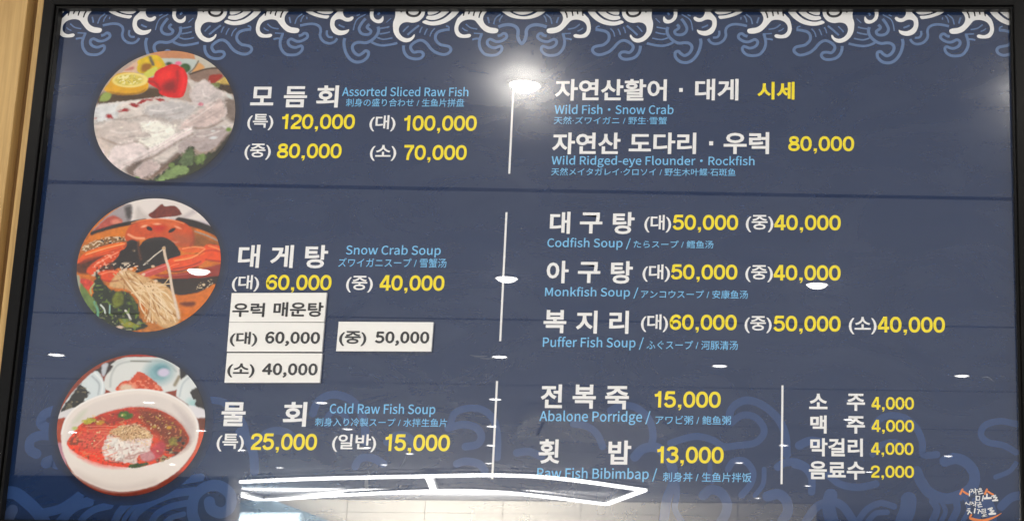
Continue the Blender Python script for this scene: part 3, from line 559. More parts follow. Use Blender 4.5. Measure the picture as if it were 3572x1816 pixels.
M_SCUFF = print_mat('pale_scuff', linear=(0.10, 0.115, 0.15), speck=0.9)
for p, w_ in ((((-0.05804, 1.88526), (-0.04673, 1.88384), (-0.03551, 1.88429)), 0.00111), (((-0.04472, 1.88122), (-0.0316, 1.88093), (-0.0223, 1.88212)), 0.00111), (((-0.05228, 1.88267), (-0.03916, 1.88238)), 0.00074), (((0.60462, 1.86072), (0.61198, 1.86152), (0.61815, 1.85749)), 0.00148), (((0.61376, 1.85857), (0.62031, 1.85565)), 0.00148), (((0.62852, 1.86238), (0.63292, 1.86241)), 0.00148), (((-0.13401, 1.75483), (-0.13647, 1.74676), (-0.14049, 1.74015)), 0.00185), (((-0.1317, 1.75338), (-0.13434, 1.74824)), 0.00111), (((-0.1374, 1.74383), (-0.14267, 1.7394)), 0.00111), (((-0.11402, 1.75499), (-0.1111, 1.75575)), 0.00111), (((0.62616, 1.96654), (0.6269, 1.96616)), 0.00185), (((0.33364, 1.86774), (0.33586, 1.86738)), 0.00111), (((-0.18328, 2.09148), (-0.18172, 2.09109)), 0.00111), (((0.17826, 2.26835), (0.17943, 2.26795)), 0.00111), (((0.63978, 2.19515), (0.64288, 2.19794)), 0.00111), (((-0.18262, 1.72812), (-0.18262, 1.7172), (-0.18053, 1.70814)), 0.00518), (((-0.18163, 1.73542), (-0.17904, 1.72997)), 0.00296)):
    ik = Ink(-0.00008)
    ik.stroke(smooth_path(p, 4), w_, cap=True, taper=lambda t: 0.25 + 0.75 * math.sin(math.pi * (0.08 + 0.84 * t)))
    ik.build('scuff_mark', M_SCUFF, board)
sl_w = Ink(-0.0005)
for c, w_, p in SLOGAN:
    ink = sl_w if c == 'w' else Ink(-0.0004)
    big = c == 'o' and len(p) > 4
    ink.stroke(smooth_path(p, 5) if len(p) > 4 else p, w_, cap=True, taper=(lambda t: min(1, 0.55 + 2 * t) * min(1, 0.15 + 2.2 * (1 - t))) if big else None)
    if c == 'o': ink.build('slogan_smile' if big else 'slogan_stroke', M_ORANGE, board, CLIP)
sl_w.build('slogan_lettering', M_WHITE, board)

# ------------------------------------------------------------------ print: the three round food photos
rng = np.random.default_rng(7)


def vnoise(x, y, seed=0):
    def h(i, j):
        n = (i.astype(np.int64) * 374761393 + j.astype(np.int64) * 668265263 + seed * 974634777) & 0x7fffffff
        n = ((n ^ (n >> 13)) * 1274126177) & 0x7fffffff
        return ((n ^ (n >> 16)) & 0xffff) / 65535.0
    i, j = np.floor(x), np.floor(y)
    fx, fy = x - i, y - j
    fx, fy = fx * fx * (3 - 2 * fx), fy * fy * (3 - 2 * fy)
    return (h(i, j) * (1 - fx) + h(i + 1, j) * fx) * (1 - fy) + (h(i, j + 1) * (1 - fx) + h(i + 1, j + 1) * fx) * fy


def fbm(x, y, s, seed=0, o=4):
    t, a, n = 0, 1, 0
    for k in range(o):
        t = t + a * vnoise(x / s, y / s, seed + k)
        n += a; a *= 0.55; s /= 2.1
    return t / n


class Painter:
    def __init__(self, x, y, base):
        self.x, self.y = x, y
        self.c = np.tile(lin(base), (len(x), 1))

    def put(self, m, col, var=0, vs=40, seed=1):
        col = np.tile(lin(col), (len(self.x), 1))
        if var:
            col = col * (1 + var * (fbm(self.x, self.y, vs, seed) - 0.5) * 2)[:, None]
        m = np.clip(m, 0, 1)[:, None]
        self.c = self.c * (1 - m) + col * m

    def sdf(self, P):
        x, y = self.x, self.y
        P = np.array(P, float)
        d = np.full(len(x), 1e9); ins = np.zeros(len(x), bool)
        for a, b in zip(P, np.roll(P, -1, 0)):
            e = b - a
            t = np.clip(((x - a[0]) * e[0] + (y - a[1]) * e[1]) / (e @ e + 1e-9), 0, 1)
            d = np.minimum(d, np.hypot(x - a[0] - t * e[0], y - a[1] - t * e[1]))
            cr = ((a[1] > y) != (b[1] > y))
            xi = a[0] + (y - a[1]) * (b[0] - a[0]) / ((b[1] - a[1]) if abs(b[1] - a[1]) > 1e-9 else 1e-9)
            ins ^= cr & (x < xi)
        return np.where(ins, d, -d)

    def P(self, P, col, soft=6, var=0, vs=40, seed=1, sm=True, wob=0, a=1):
        if sm: P = smooth_path(P, 4, True)
        s = self.sdf(P)
        soft = soft * 1.15 + 1; wob = wob + min(6, soft * 0.4)
        if wob: s = s + wob * (fbm(self.x, self.y, 26, seed + 5, 3) - 0.5) * 2
        self.put(a * (s / soft + 0.5), col, var, vs, seed)

    def E(self, cx, cy, rx, ry, col, soft=6, rot=0, var=0, vs=40, seed=1, a=1, wob=0):
        c, s = math.cos(rot), math.sin(rot)
        X, Y = (self.x - cx) * c + (self.y - cy) * s, -(self.x - cx) * s + (self.y - cy) * c
        d = (1 - np.hypot(X / rx, Y / ry)) * min(rx, ry)
        soft = soft * 1.15 + 1
        if wob: d = d + wob * (fbm(self.x, self.y, 26, seed + 5, 3) - 0.5) * 2
        self.put(a * (d / soft + 0.5), col, var, vs, seed)

    def S(self, p, w, col, soft=5, a=1, var=0, vs=40, seed=1, sm=True):
        if sm and len(p) > 2: p = smooth_path(p, 5)
        P = np.array(p, float)
        d = np.full(len(self.x), 1e9)
        for q, r in zip(P[:-1], P[1:]):
            e = r - q
            t = np.clip(((self.x - q[0]) * e[0] + (self.y - q[1]) * e[1]) / (e @ e + 1e-9), 0, 1)
            d = np.minimum(d, np.hypot(self.x - q[0] - t * e[0], self.y - q[1] - t * e[1]))
        self.put(a * ((w / 2 - d) / soft + 0.5), col, var, vs, seed)

    def bleach(self, P, k, gain=1.0):
        m = np.clip(self.sdf(smooth_path(P, 4, True)) / 20 + 0.5, 0, 1)[:, None]
        g = self.c.mean(1, keepdims=True)
        self.c = self.c * (1 - m) + m * (self.c + (g * np.array([[1.03, 1.0, 0.97]]) - self.c) * k) * gain

    def grain(self, P, col, s, thr, a=1, seed=3, soft=6):
        """little flecks inside an outline"""
        m = np.clip(self.sdf(smooth_path(P, 4, True)) / 20 + 0.5, 0, 1)
        n = vnoise(self.x / s, self.y / s * 1.25, seed)
        self.put(a * m * np.clip((n - thr) / 0.1, 0, 1), col)

    def shade(self, P, k, s, seed=2, soft=20, wx=1.0, wy=1.0, warp=0):
        """contrast in the photographed food: ridged clumps inside an outline"""
        m = np.clip(self.sdf(smooth_path(P, 4, True)) / soft + 0.5, 0, 1)
        X, Y = self.x * wx, self.y * wy
        if warp:
            X, Y = X + warp * (fbm(self.x, self.y, s * 2, seed + 9) - 0.5), Y + warp * (fbm(self.x, self.y, s * 2, seed + 19) - 0.5)
        n = fbm(X, Y, s, seed, 5)
        r = 1 - np.abs(2 * n - 1)
        self.c *= (1 + m * k * (r - 0.72) * 2)[:, None]


def photo_sashimi(X, Z):
    p = Painter(707 + X * 683, 649 - Z * 631, (190, 172, 160))
    p.P([(430, 0), (975, 0), (980, 102), (620, 100), (540, 60)], (206, 150, 112), 20)
    p.P([(600, 95), (985, 105), (1000, 130), (900, 245), (650, 190)], (200, 206, 200), 10)
    p.P([(950, 40), (1100, 60), (1240, 190), (1050, 200), (960, 110)], (204, 198, 184), 14, 0.12)
    p.P([(985, 140), (1050, 185), (930, 245)], (222, 172, 118), 14)
    p.P([(910, 250), (1080, 196), (1250, 190), (1420, 420), (1400, 500), (1200, 410), (1000, 350)], (150, 126, 112), 14, 0.15)
    p.S([(915, 248), (1040, 204), (1140, 188), (1230, 192)], 15, (76, 62, 46), 10)
    p.S([(985, 120), (950, 190), (900, 240)], 14, (120, 112, 100), 12)
    p.P([(1110, 262), (1220, 250), (1226, 290), (1140, 348), (1105, 330)], (166, 62, 48), 14, 0.3, 20)
    p.P([(1170, 335), (1290, 265), (1335, 345), (1240, 352)], (214, 186, 112), 12, 0.35, 18)
    p.P([(1120, 350), (1240, 345), (1390, 370), (1400, 460), (1290, 440)], (78, 62, 44), 18, 0.3, 25)
    p.P([(1110, 352), (1200, 330), (1210, 375), (1140, 390)], (120, 128, 80), 12, 0.4, 16)
    p.P([(200, 290), (390, 110), (410, 230), (260, 262)], (226, 196, 172), 16, 0.08)
    p.P([(280, 205), (350, 175), (360, 200), (300, 215)], (205, 140, 130), 16)
    p.P([(395, 150), (400, 110), (500, 66), (590, 70), (670, 162), (600, 205), (480, 245), (400, 222)], (226, 196, 34), 10, 0.2)
    p.P([(440, 150), (530, 150), (520, 218), (440, 226)], (168, 118, 18), 22)
    p.P([(560, 110), (640, 150), (600, 180), (560, 150)], (238, 190, 60), 16)
    p.P([(498, 80), (528, 84), (562, 160), (530, 152)], (120, 112, 92), 12)
    p.P([(470, 235), (560, 178), (592, 190), (560, 265), (470, 285)], (214, 212, 112), 12)
    p.E(862, 188, 55, 46, (64, 98, 54), 14, 0.2, 0.25, 24); p.E(700, 148, 32, 20, (66, 84, 56), 14)
    p.E(790, 142, 32, 20, (240, 134, 164), 12)
    p.P([(90, 430), (420, 440), (520, 380), (640, 390), (670, 480), (400, 512), (40, 540)], (92, 72, 50), 30, 0.15)
    p.P([(60, 515), (95, 432), (165, 432), (150, 500)], (158, 172, 98), 14, 0.2)
    p.P([(130, 340), (200, 250), (340, 232), (480, 270), (517, 322), (512, 400), (420, 442), (250, 446), (100, 414)], (228, 178, 46), 10, 0.12)
    p.P([(120, 415), (300, 440), (430, 428), (500, 392), (440, 440), (250, 452)], (168, 122, 36), 18)
    p.E(338, 308, 176, 72, (244, 226, 150), 8); p.E(326, 306, 140, 54, (222, 204, 112), 10, 0, 0.25, 22)
    p.grain([(220, 270), (330, 255), (450, 290), (440, 330), (320, 350), (220, 330)], (246, 236, 180), 15, 0.62)
    p.grain([(230, 300), (330, 290), (420, 310), (320, 352)], (168, 140, 60), 12, 0.72)
    F = [(20, 575), (130, 535), (230, 520), (450, 498), (640, 468), (830, 500), (960, 520), (930, 460), (950, 400), (890, 300), (1000, 330), (1050, 308), (1130, 352), (1190, 398), (1270, 420), (1400, 500), (1400, 720), (1310, 840), (1230, 950), (1110, 1000), (1000, 960), (900, 1020), (700, 1180), (560, 1260), (300, 1210), (190, 1090), (60, 900), (10, 700)]
    p.P(F, (214, 200, 190), 12, 0.06, 120, 4, wob=6)
    p.P([(1230, 520), (1420, 470), (1420, 720), (1290, 660)], (138, 116, 102), 40, 0.15, 60)
    p.P([(400, 1140), (600, 1070), (740, 1110), (850, 1010), (980, 930), (930, 1010), (850, 1090), (700, 1220), (600, 1260), (420, 1230)], (132, 108, 94), 30, 0.1)
    for P_, c_ in (([(20, 570), (230, 530), (340, 545), (320, 620), (210, 690), (60, 720), (20, 650)], (212, 212, 212)), ([(940, 400), (1050, 308), (1130, 350), (1200, 400), (1265, 470), (1200, 510), (1080, 560), (960, 530)], (210, 194, 190)),
                   ([(490, 580), (620, 530), (830, 512), (975, 540), (1000, 600), (880, 700), (700, 680), (560, 650)], (198, 190, 188)), ([(245, 560), (400, 508), (505, 540), (500, 620), (430, 680), (300, 690)], (222, 208, 198)),
                   ([(40, 790), (110, 760), (250, 780), (290, 900), (250, 1000), (180, 1080), (80, 930)], (218, 196, 182)), ([(110, 770), (200, 705), (430, 705), (560, 790), (585, 850), (480, 900), (300, 925), (140, 870)], (208, 190, 180)),
                   ([(480, 730), (640, 710), (790, 760), (830, 830), (700, 930), (560, 965), (470, 900), (585, 850)], (238, 233, 218)), ([(860, 770), (1000, 625), (1100, 560), (1240, 480), (1295, 600), (1265, 690), (1120, 765), (985, 770)], (214, 186, 178)),
                   ([(1010, 965), (900, 1015), (860, 930), (1000, 835), (1120, 780), (1335, 750), (1325, 860), (1200, 965), (1100, 1005)], (184, 164, 160)), ([(475, 1190), (570, 1085), (690, 1110), (690, 1170), (590, 1245), (500, 1255)], (202, 176, 170)),
                   ([(185, 1075), (280, 935), (420, 905), (560, 955), (640, 960), (800, 850), (988, 762), (972, 830), (760, 965), (560, 1060), (300, 1175), (220, 1140)], (230, 210, 206))):
        p.P([(x_ + 10, y_ + 26) for x_, y_ in P_], (132, 108, 98), 50, a=0.38)
        p.P(P_, c_, 20, 0.12, 70, 5, wob=26, a=0.85)
        q_ = smooth_path(P_, 4, True)
        p.S(q_[:len(q_) * 2 // 3], 14, (244, 238, 232), 26, 0.26, sm=False)
    for k_, (x0_, y0_, x1_, y1_) in enumerate(((320, 1110, 640, 960), (360, 1130, 720, 940), (930, 720, 1180, 540), (1000, 730, 1250, 600), (560, 600, 860, 570), (600, 640, 880, 620), (200, 800, 460, 800), (240, 860, 440, 850), (1050, 400, 1150, 480), (560, 800, 720, 800), (1040, 850, 1250, 800), (960, 900, 1150, 880))):
        p.S([(x0_, y0_), ((x0_ + x1_) / 2 - 20, (y0_ + y1_) / 2 + 22), (x1_, y1_)], 12, (176, 150, 142) if k_ % 2 else (244, 236, 230), 16, 0.45)
    p.S([(640, 985), (800, 880), (980, 775)], 8, (250, 240, 226), 8, 0.8)
    p.bleach(F, 0.42, 1.06)
    p.S([(430, 1125), (640, 1045), (800, 940), (990, 830)], 20, (120, 98, 86), 26, 0.6); p.S([(1000, 770), (1140, 770), (1270, 700)], 18, (124, 102, 90), 24, 0.6); p.S([(210, 690), (340, 690), (470, 655), (560, 660)], 14, (150, 130, 118), 22, 0.5); p.S([(120, 870), (300, 935), (470, 905), (580, 970)], 14, (150, 128, 114), 22, 0.5)
    p.shade(F, 0.20, 170, 3, 30, 1.0, 1.7, 140)
    p.shade(F, 0.16, 64, 8, 30, 1.0, 1.5, 80)
    p.grain([(460, 780), (760, 760), (820, 860), (600, 960), (480, 920)], (250, 248, 238), 34, 0.7, 0.5)
    p.grain([(1000, 560), (1250, 500), (1300, 700), (1100, 720)], (240, 226, 218), 26, 0.76, 0.5)
    p.E(1200, 865, 36, 14, (226, 226, 226), 10, -0.1); p.E(1190, 800, 18, 10, (220, 218, 216), 10); p.E(1300, 760, 30, 10, (226, 220, 216), 10, 0.5); p.E(145, 1010, 14, 22, (236, 220, 226), 10); p.E(300, 768, 16, 8, (240, 232, 220), 8); p.E(820, 750, 12, 14, (244, 238, 226), 8)
    for x, y, rx, ry, r in ((308, 602, 44, 15, -.1), (400, 552, 44, 18, .2), (470, 518, 44, 15, -.4), (170, 660, 34, 18, .4), (640, 498, 50, 12, .2), (35, 680, 14, 8, 0), (545, 500, 30, 10, 0), (1045, 540, 26, 14, 0)):
        p.E(x, y, rx, ry, (170, 62, 62) if x < 1000 else (214, 150, 160), 12, r, 0.2, 20, wob=10)
    R = [(512, 300), (520, 285), (565, 278), (572, 232), (640, 182), (750, 148), (840, 192), (892, 270), (892, 380), (862, 470), (745, 478), (640, 440), (620, 395), (560, 365), (515, 330)]
    p.P(R, (216, 44, 46), 8)
    p.P([(620, 240), (720, 190), (760, 260), (700, 320), (610, 300)], (236, 66, 60), 60)
    p.P([(690, 330), (770, 310), (785, 400), (705, 425), (660, 390)], (150, 24, 30), 46)
    p.S([(830, 215), (868, 320), (838, 440)], 46, (238, 62, 62), 36)
    p.S([(788, 220), (800, 320), (780, 420)], 16, (176, 28, 34), 26)
    p.S([(520, 320), (580, 330), (640, 400)], 20, (170, 30, 34), 22)
    G = [(600, 1300), (760, 1190), (820, 1100), (930, 1010), (980, 950), (1020, 960), (1060, 1040), (1160, 1005), (1250, 960), (1400, 800), (1330, 1100), (1000, 1300)]
    p.P(G, (62, 66, 42), 24, 0.35, 40, 6, wob=20)
    p.P([(1230, 1000), (1330, 840), (1420, 800), (1300, 1120), (1140, 1180)], (58, 54, 44), 40)
    p.P([(690, 1275), (760, 1200), (860, 1140), (950, 1130), (995, 1190), (880, 1235), (745, 1285)], (136, 156, 104), 16, 0.4, 36, wob=14)
    p.P([(930, 1010), (1000, 970), (1020, 1080), (1000, 1130), (900, 1110)], (104, 120, 84), 22, 0.5, 30, wob=16)
    p.P([(1050, 1050), (1120, 1020), (1130, 1090), (1070, 1120)], (120, 140, 84), 22, 0.35, 24, wob=14)
    p.P([(800, 1110), (850, 1110), (840, 1150), (790, 1140)], (120, 140, 84), 16, 0.3, 20, wob=12)
    p.E(1340, 785, 26, 20, (130, 158, 80), 12); p.E(500, 1250, 24, 12, (120, 150, 90), 10)
    p.E(1320, 465, 40, 14, (220, 222, 216), 12, 0.6)
    return p.c


def photo_crab(X, Z):
    p = Painter(719 + X * 670, 649 - Z * 622, (198, 118, 48))
    A = [(30, 20), (1420, 20), (1420, 1300), (30, 1300)]
    p.shade(A, 0.45, 90, 2, 30, 1, 1.6, 60)
    p.P([(440, 130), (480, 60), (900, -20), (1150, 80), (1340, 345), (1000, 252), (700, 226), (480, 264), (512, 160)], (234, 225, 219), 10)
    p.P([(560, 110), (610, 150), (680, 210), (560, 235)], (208, 198, 192), 40); p.S([(890, 226), (1000, 206), (1090, 150)], 40, (204, 194, 192), 40); p.P([(1090, 230), (1240, 250), (1290, 320), (1120, 265)], (206, 196, 200), 30)
    p.P([(668, 180), (720, 140), (785, 78), (815, 102), (890, 94), (930, 108), (978, 160), (970, 186), (820, 206), (735, 216), (700, 208)], (126, 60, 46), 8, 0.45, 30, 3)
    p.P([(150, 360), (330, 150), (480, 80), (512, 160), (492, 262), (330, 296)], (172, 164, 164), 12)
    p.P([(440, 120), (500, 100), (512, 190), (480, 230)], (92, 86, 84), 30)
    p.P([(170, 345), (230, 265), (310, 196), (390, 206), (432, 255), (340, 296)], (190, 98, 84), 16, 0.3, 40)
    p.E(375, 250, 44, 26, (226, 150, 130), 20)
    p.S([(160, 360), (350, 296), (520, 258), (640, 236)], 38, (42, 34, 28), 14)
    p.S([(960, 236), (1120, 268), (1320, 345), (1420, 430)], 66, (44, 34, 28), 16)
    p.S([(1120, 336), (1240, 376), (1380, 440)], 14, (170, 160, 146), 10)
    p.P([(1110, 350), (1250, 400), (1400, 470), (1400, 560), (1110, 480)], (150, 96, 46), 30, 0.3)
    p.P([(130, 400), (300, 330), (500, 300), (510, 400), (300, 420)], (218, 134, 40), 20, 0.15, 40)
    p.P([(90, 480), (300, 400), (500, 400), (490, 450), (130, 530)], (150, 112, 72), 20, 0.2)
    p.grain([(90, 480), (300, 395), (500, 400), (480, 450), (130, 530)], (228, 206, 176), 17, 0.56); p.grain([(90, 480), (300, 395), (500, 400), (480, 450), (130, 530)], (70, 48, 26), 15, 0.72, 1, 7)
    p.P([(480, 330), (560, 250), (700, 220), (880, 224), (1020, 258), (1104, 340), (1120, 430), (1100, 480), (1000, 470), (880, 450), (790, 400), (640, 412), (560, 440), (480, 420)], (204, 94, 50), 10, 0.14, 60)
    p.P([(600, 262), (760, 236), (960, 262), (900, 300), (700, 292)], (224, 122, 74), 40); p.P([(700, 290), (800, 270), (860, 300), (780, 340)], (196, 66, 30), 40)
    p.S([(500, 368), (570, 400), (650, 404)], 20, (238, 170, 132), 14); p.S([(850, 410), (940, 440), (1040, 410)], 18, (228, 160, 124), 16)
    p.P([(900, 350), (1080, 380), (1110, 460), (980, 456)], (186, 100, 64), 50)
    p.E(692, 312, 32, 18, (52, 26, 20), 6, 0.5); p.E(905, 327, 36, 17, (48, 26, 20), 6, -0.55)
    p.P([(40, 640), (130, 600), (400, 560), (420, 700), (200, 740), (40, 720)], (96, 52, 24), 24, 0.4, 40)
    D = [(370, 660), (410, 600), (450, 500), (520, 420), (585, 428), (610, 480), (650, 430), (730, 394), (860, 400), (960, 470), (1005, 560), (900, 630), (720, 690), (600, 730), (620, 660), (500, 690)]
    p.P(D, (40, 30, 23), 10, 0.45, 60, 5)
    p.S([(600, 440), (615, 520), (640, 600)], 24, (92, 58, 38), 20); p.E(570, 520, 16, 12, (110, 96, 80), 8)
    p.P([(55, 610), (130, 530), (300, 470), (485, 440), (440, 525), (150, 592), (60, 642)], (232, 108, 40), 9, 0.12, 60)
    p.S([(80, 640), (240, 585), (430, 530)], 12, (150, 62, 22), 12); p.S([(130, 545), (300, 490), (450, 455)], 18, (244, 140, 66), 20)
    p.P([(140, 715), (200, 636), (300, 570), (430, 508), (405, 600), (280, 670), (210, 745)], (222, 96, 54), 10, 0.2, 30); p.grain([(170, 690), (300, 570), (420, 520), (400, 600), (220, 730)], (244, 170, 140), 18, 0.72)
    p.grain([(200, 720), (400, 640), (620, 640), (640, 700), (480, 720), (240, 760)], (216, 200, 180), 17, 0.6); p.grain([(200, 700), (400, 640), (620, 640), (640, 700), (480, 720)], (52, 38, 28), 17, 0.66, 1, 8)
    p.P([(250, 730), (400, 700), (510, 750), (480, 812), (330, 806)], (220, 92, 52), 12, 0.2, 30)
    p.P([(80, 800), (130, 780), (230, 820), (200, 880), (130, 870)], (206, 84, 66), 14, 0.35, 24)
    p.P([(760, 790), (1000, 770), (1420, 730), (1350, 850), (1120, 930), (1000, 926), (860, 880)], (58, 44, 32), 14, 0.2)
    p.P([(780, 745), (1000, 730), (1250, 676), (1420, 640), (1420, 740), (1000, 778)], (156, 62, 46), 14, 0.15)
    p.P([(990, 492), (1130, 474), (1230, 484), (1240, 530), (1040, 530)], (222, 112, 60), 9, 0.15, 30)
    p.P([(890, 606), (1050, 556), (1180, 545), (1240, 458), (1400, 490), (1400, 625), (1260, 604), (1180, 662), (1000, 704), (900, 705)], (228, 98, 46), 9, 0.14, 50)
    p.S([(950, 690), (1100, 660), (1200, 620)], 12, (160, 60, 26), 14); p.S([(950, 605), (1120, 570), (1220, 540)], 16, (244, 136, 78), 20)
    p.P([(630, 745), (760, 684), (865, 640), (905, 684), (720, 765)], (206, 96, 86), 8, 0.15, 30); p.S([(660, 740), (880, 655)], 8, (236, 150, 140), 8)
    p.grain([(1240, 800), (1330, 790), (1300, 860), (1180, 870)], (220, 200, 170), 14, 0.62)
    p.P([(990, 950), (1200, 910), (1360, 830), (1260, 1070), (1100, 1170), (1020, 1060)], (214, 126, 46), 14, 0.18, 40); p.P([(1050, 1000), (1180, 990), (1170, 1030), (1080, 1030)], (120, 62, 28), 20)
    p.P([(640, 1060), (900, 1150), (1000, 1180), (880, 1280), (720, 1280)], (190, 124, 62), 24, 0.3, 30)
    p.P([(370, 850), (480, 700), (640, 740), (900, 850), (1000, 960), (1060, 1150), (950, 1240), (800, 1150), (700, 1000), (540, 880)], (214, 176, 130), 16, 0.25, 30, 4)
    p.S([(70, 622), (250, 560), (440, 500)], 16, (196, 74, 24), 22, 0.7); p.S([(120, 560), (300, 500), (470, 455)], 9, (255, 196, 140), 8, 0.8)
    p.S([(215, 660), (320, 590), (420, 535)], 12, (255, 176, 140), 12, 0.7); p.S([(270, 745), (380, 715), (470, 740)], 14, (250, 160, 120), 12, 0.7); p.S([(260, 790), (400, 806), (500, 780)], 14, (150, 48, 24), 16, 0.7)
    p.S([(960, 612), (1120, 580), (1230, 500)], 9, (255, 190, 130), 8, 0.85); p.S([(1250, 600), (1330, 612), (1400, 618)], 14, (150, 52, 26), 16, 0.8); p.S([(1180, 555), (1235, 520), (1300, 510), (1400, 530)], 12, (170, 60, 26), 14, 0.7); p.S([(1260, 470), (1330, 490), (1400, 520)], 10, (255, 180, 120), 10, 0.7)
    p.S([(1020, 500), (1130, 482), (1220, 492)], 8, (250, 180, 130), 7, 0.8); p.S([(900, 702), (1000, 712), (1180, 668)], 16, (90, 34, 20), 14, 0.8); p.S([(830, 752), (1000, 745), (1250, 700)], 10, (196, 104, 88), 10, 0.7)
    p.S([(520, 262), (600, 236), (720, 224), (880, 228), (1010, 262)], 10, (240, 160, 110), 10, 0.8); p.S([(1105, 340), (1118, 420), (1095, 470)], 20, (150, 76, 46), 22, 0.7); p.E(640, 290, 26, 10, (252, 200, 166), 10, -0.3, a=0.8); p.E(960, 300, 30, 9, (246, 190, 156), 10, 0.4, a=0.7); p.E(760, 268, 30, 8, (250, 196, 160), 9, a=0.8)
    p.S([(470, 490), (510, 440), (560, 430)], 8, (92, 80, 72), 8, 0.8); p.S([(650, 450), (740, 410), (860, 415)], 8, (86, 74, 66), 8, 0.7); p.S([(905, 700), (930, 660), (1000, 640)], 6, (255, 170, 120), 6, 0.6)
    r = np.random.default_rng(4)
    for k in range(95):
        t = r.random(); u = r.random()
        x0, y0 = 440 + 330 * t + r.normal(0, 20), 690 + 160 * t + 60 * r.random()
        x1, y1 = 720 + 320 * u, 1000 + 210 * r.random()
        mx, my = (x0 + x1) / 2 + r.normal(0, 45), (y0 + y1) / 2 - 25 + r.normal(0, 30)
        c = np.array([(232, 204, 164), (214, 176, 130), (240, 218, 184), (176, 128, 84)][k % 4])
        p.S([(x0, y0), (mx, my), (x1, y1)], 8 + 6 * r.random(), c, 6, 0.9)
    for k in range(14):
        a = r.random() * 6.28; p.S([(560 + 300 * r.random(), 780 + 140 * r.random())] * 1 + [(640 + 300 * r.random(), 800 + 120 * r.random())], 9, (236, 208, 170), 6)
    p.S([(845, 490), (868, 580), (915, 700), (955, 860), (1000, 1000), (1045, 1140)], 24, (226, 206, 186), 8, 0.95, 0.15, 20); p.S([(845, 500), (765, 565), (675, 652)], 11, (214, 204, 190), 7); p.S([(930, 760), (880, 830)], 8, (220, 190, 150), 6); p.E(845, 495, 18, 14, (206, 176, 140), 6)
    for x, y in ((500, 700), (560, 690), (470, 720), (680, 740), (760, 665), (800, 800)): p.E(x, y, 16, 11, (232, 204, 176), 7)
    G = [(235, 738), (262, 745), (330, 820), (390, 890), (520, 900), (600, 960), (660, 1040), (690, 1150), (760, 1220), (500, 1290), (300, 1180), (210, 1040), (225, 900)]
    p.P(G, (46, 54, 27), 14, 0.5, 40, 5, wob=12)
    p.P([(95, 830), (130, 850), (190, 920), (255, 1000), (262, 1110), (180, 1050), (115, 930)], (110, 130, 74), 12, 0.4, 50); p.S([(100, 900), (140, 1000), (240, 1100)], 12, (214, 214, 180), 9)
    p.P([(55, 760), (85, 770), (100, 860), (80, 900)], (168, 170, 150), 12); p.S([(230, 830), (200, 880), (210, 920)], 14, (170, 180, 130), 9)
    p.P([(430, 920), (490, 905), (520, 1000), (450, 1050), (415, 1000)], (118, 124, 46), 22, 0.6, 30); p.P([(560, 910), (640, 1000), (660, 1090), (600, 1030)], (74, 86, 38), 20, 0.5, 24)
    p.P([(490, 1150), (600, 1180), (700, 1220), (560, 1225)], (150, 148, 56), 16, 0.5, 24)
    p.S([(310, 1025), (345, 1060), (360, 1100)], 14, (220, 226, 216), 8); p.S([(545, 1075), (575, 1110), (600, 1155)], 18, (226, 222, 214), 8); p.S([(395, 1020), (400, 1100)], 12, (170, 200, 190), 8); p.S([(250, 1000), (290, 1080), (290, 1150)], 22, (120, 168, 140), 14)
    p.grain([(230, 1080), (420, 1100), (700, 1180), (560, 1300), (300, 1200)], (150, 150, 120), 22, 0.66, 0.8); p.grain(G, (120, 140, 70), 24, 0.72, 0.7, 9)
    p.E(510, 1228, 30, 14, (224, 200, 180), 8)
    return p.c


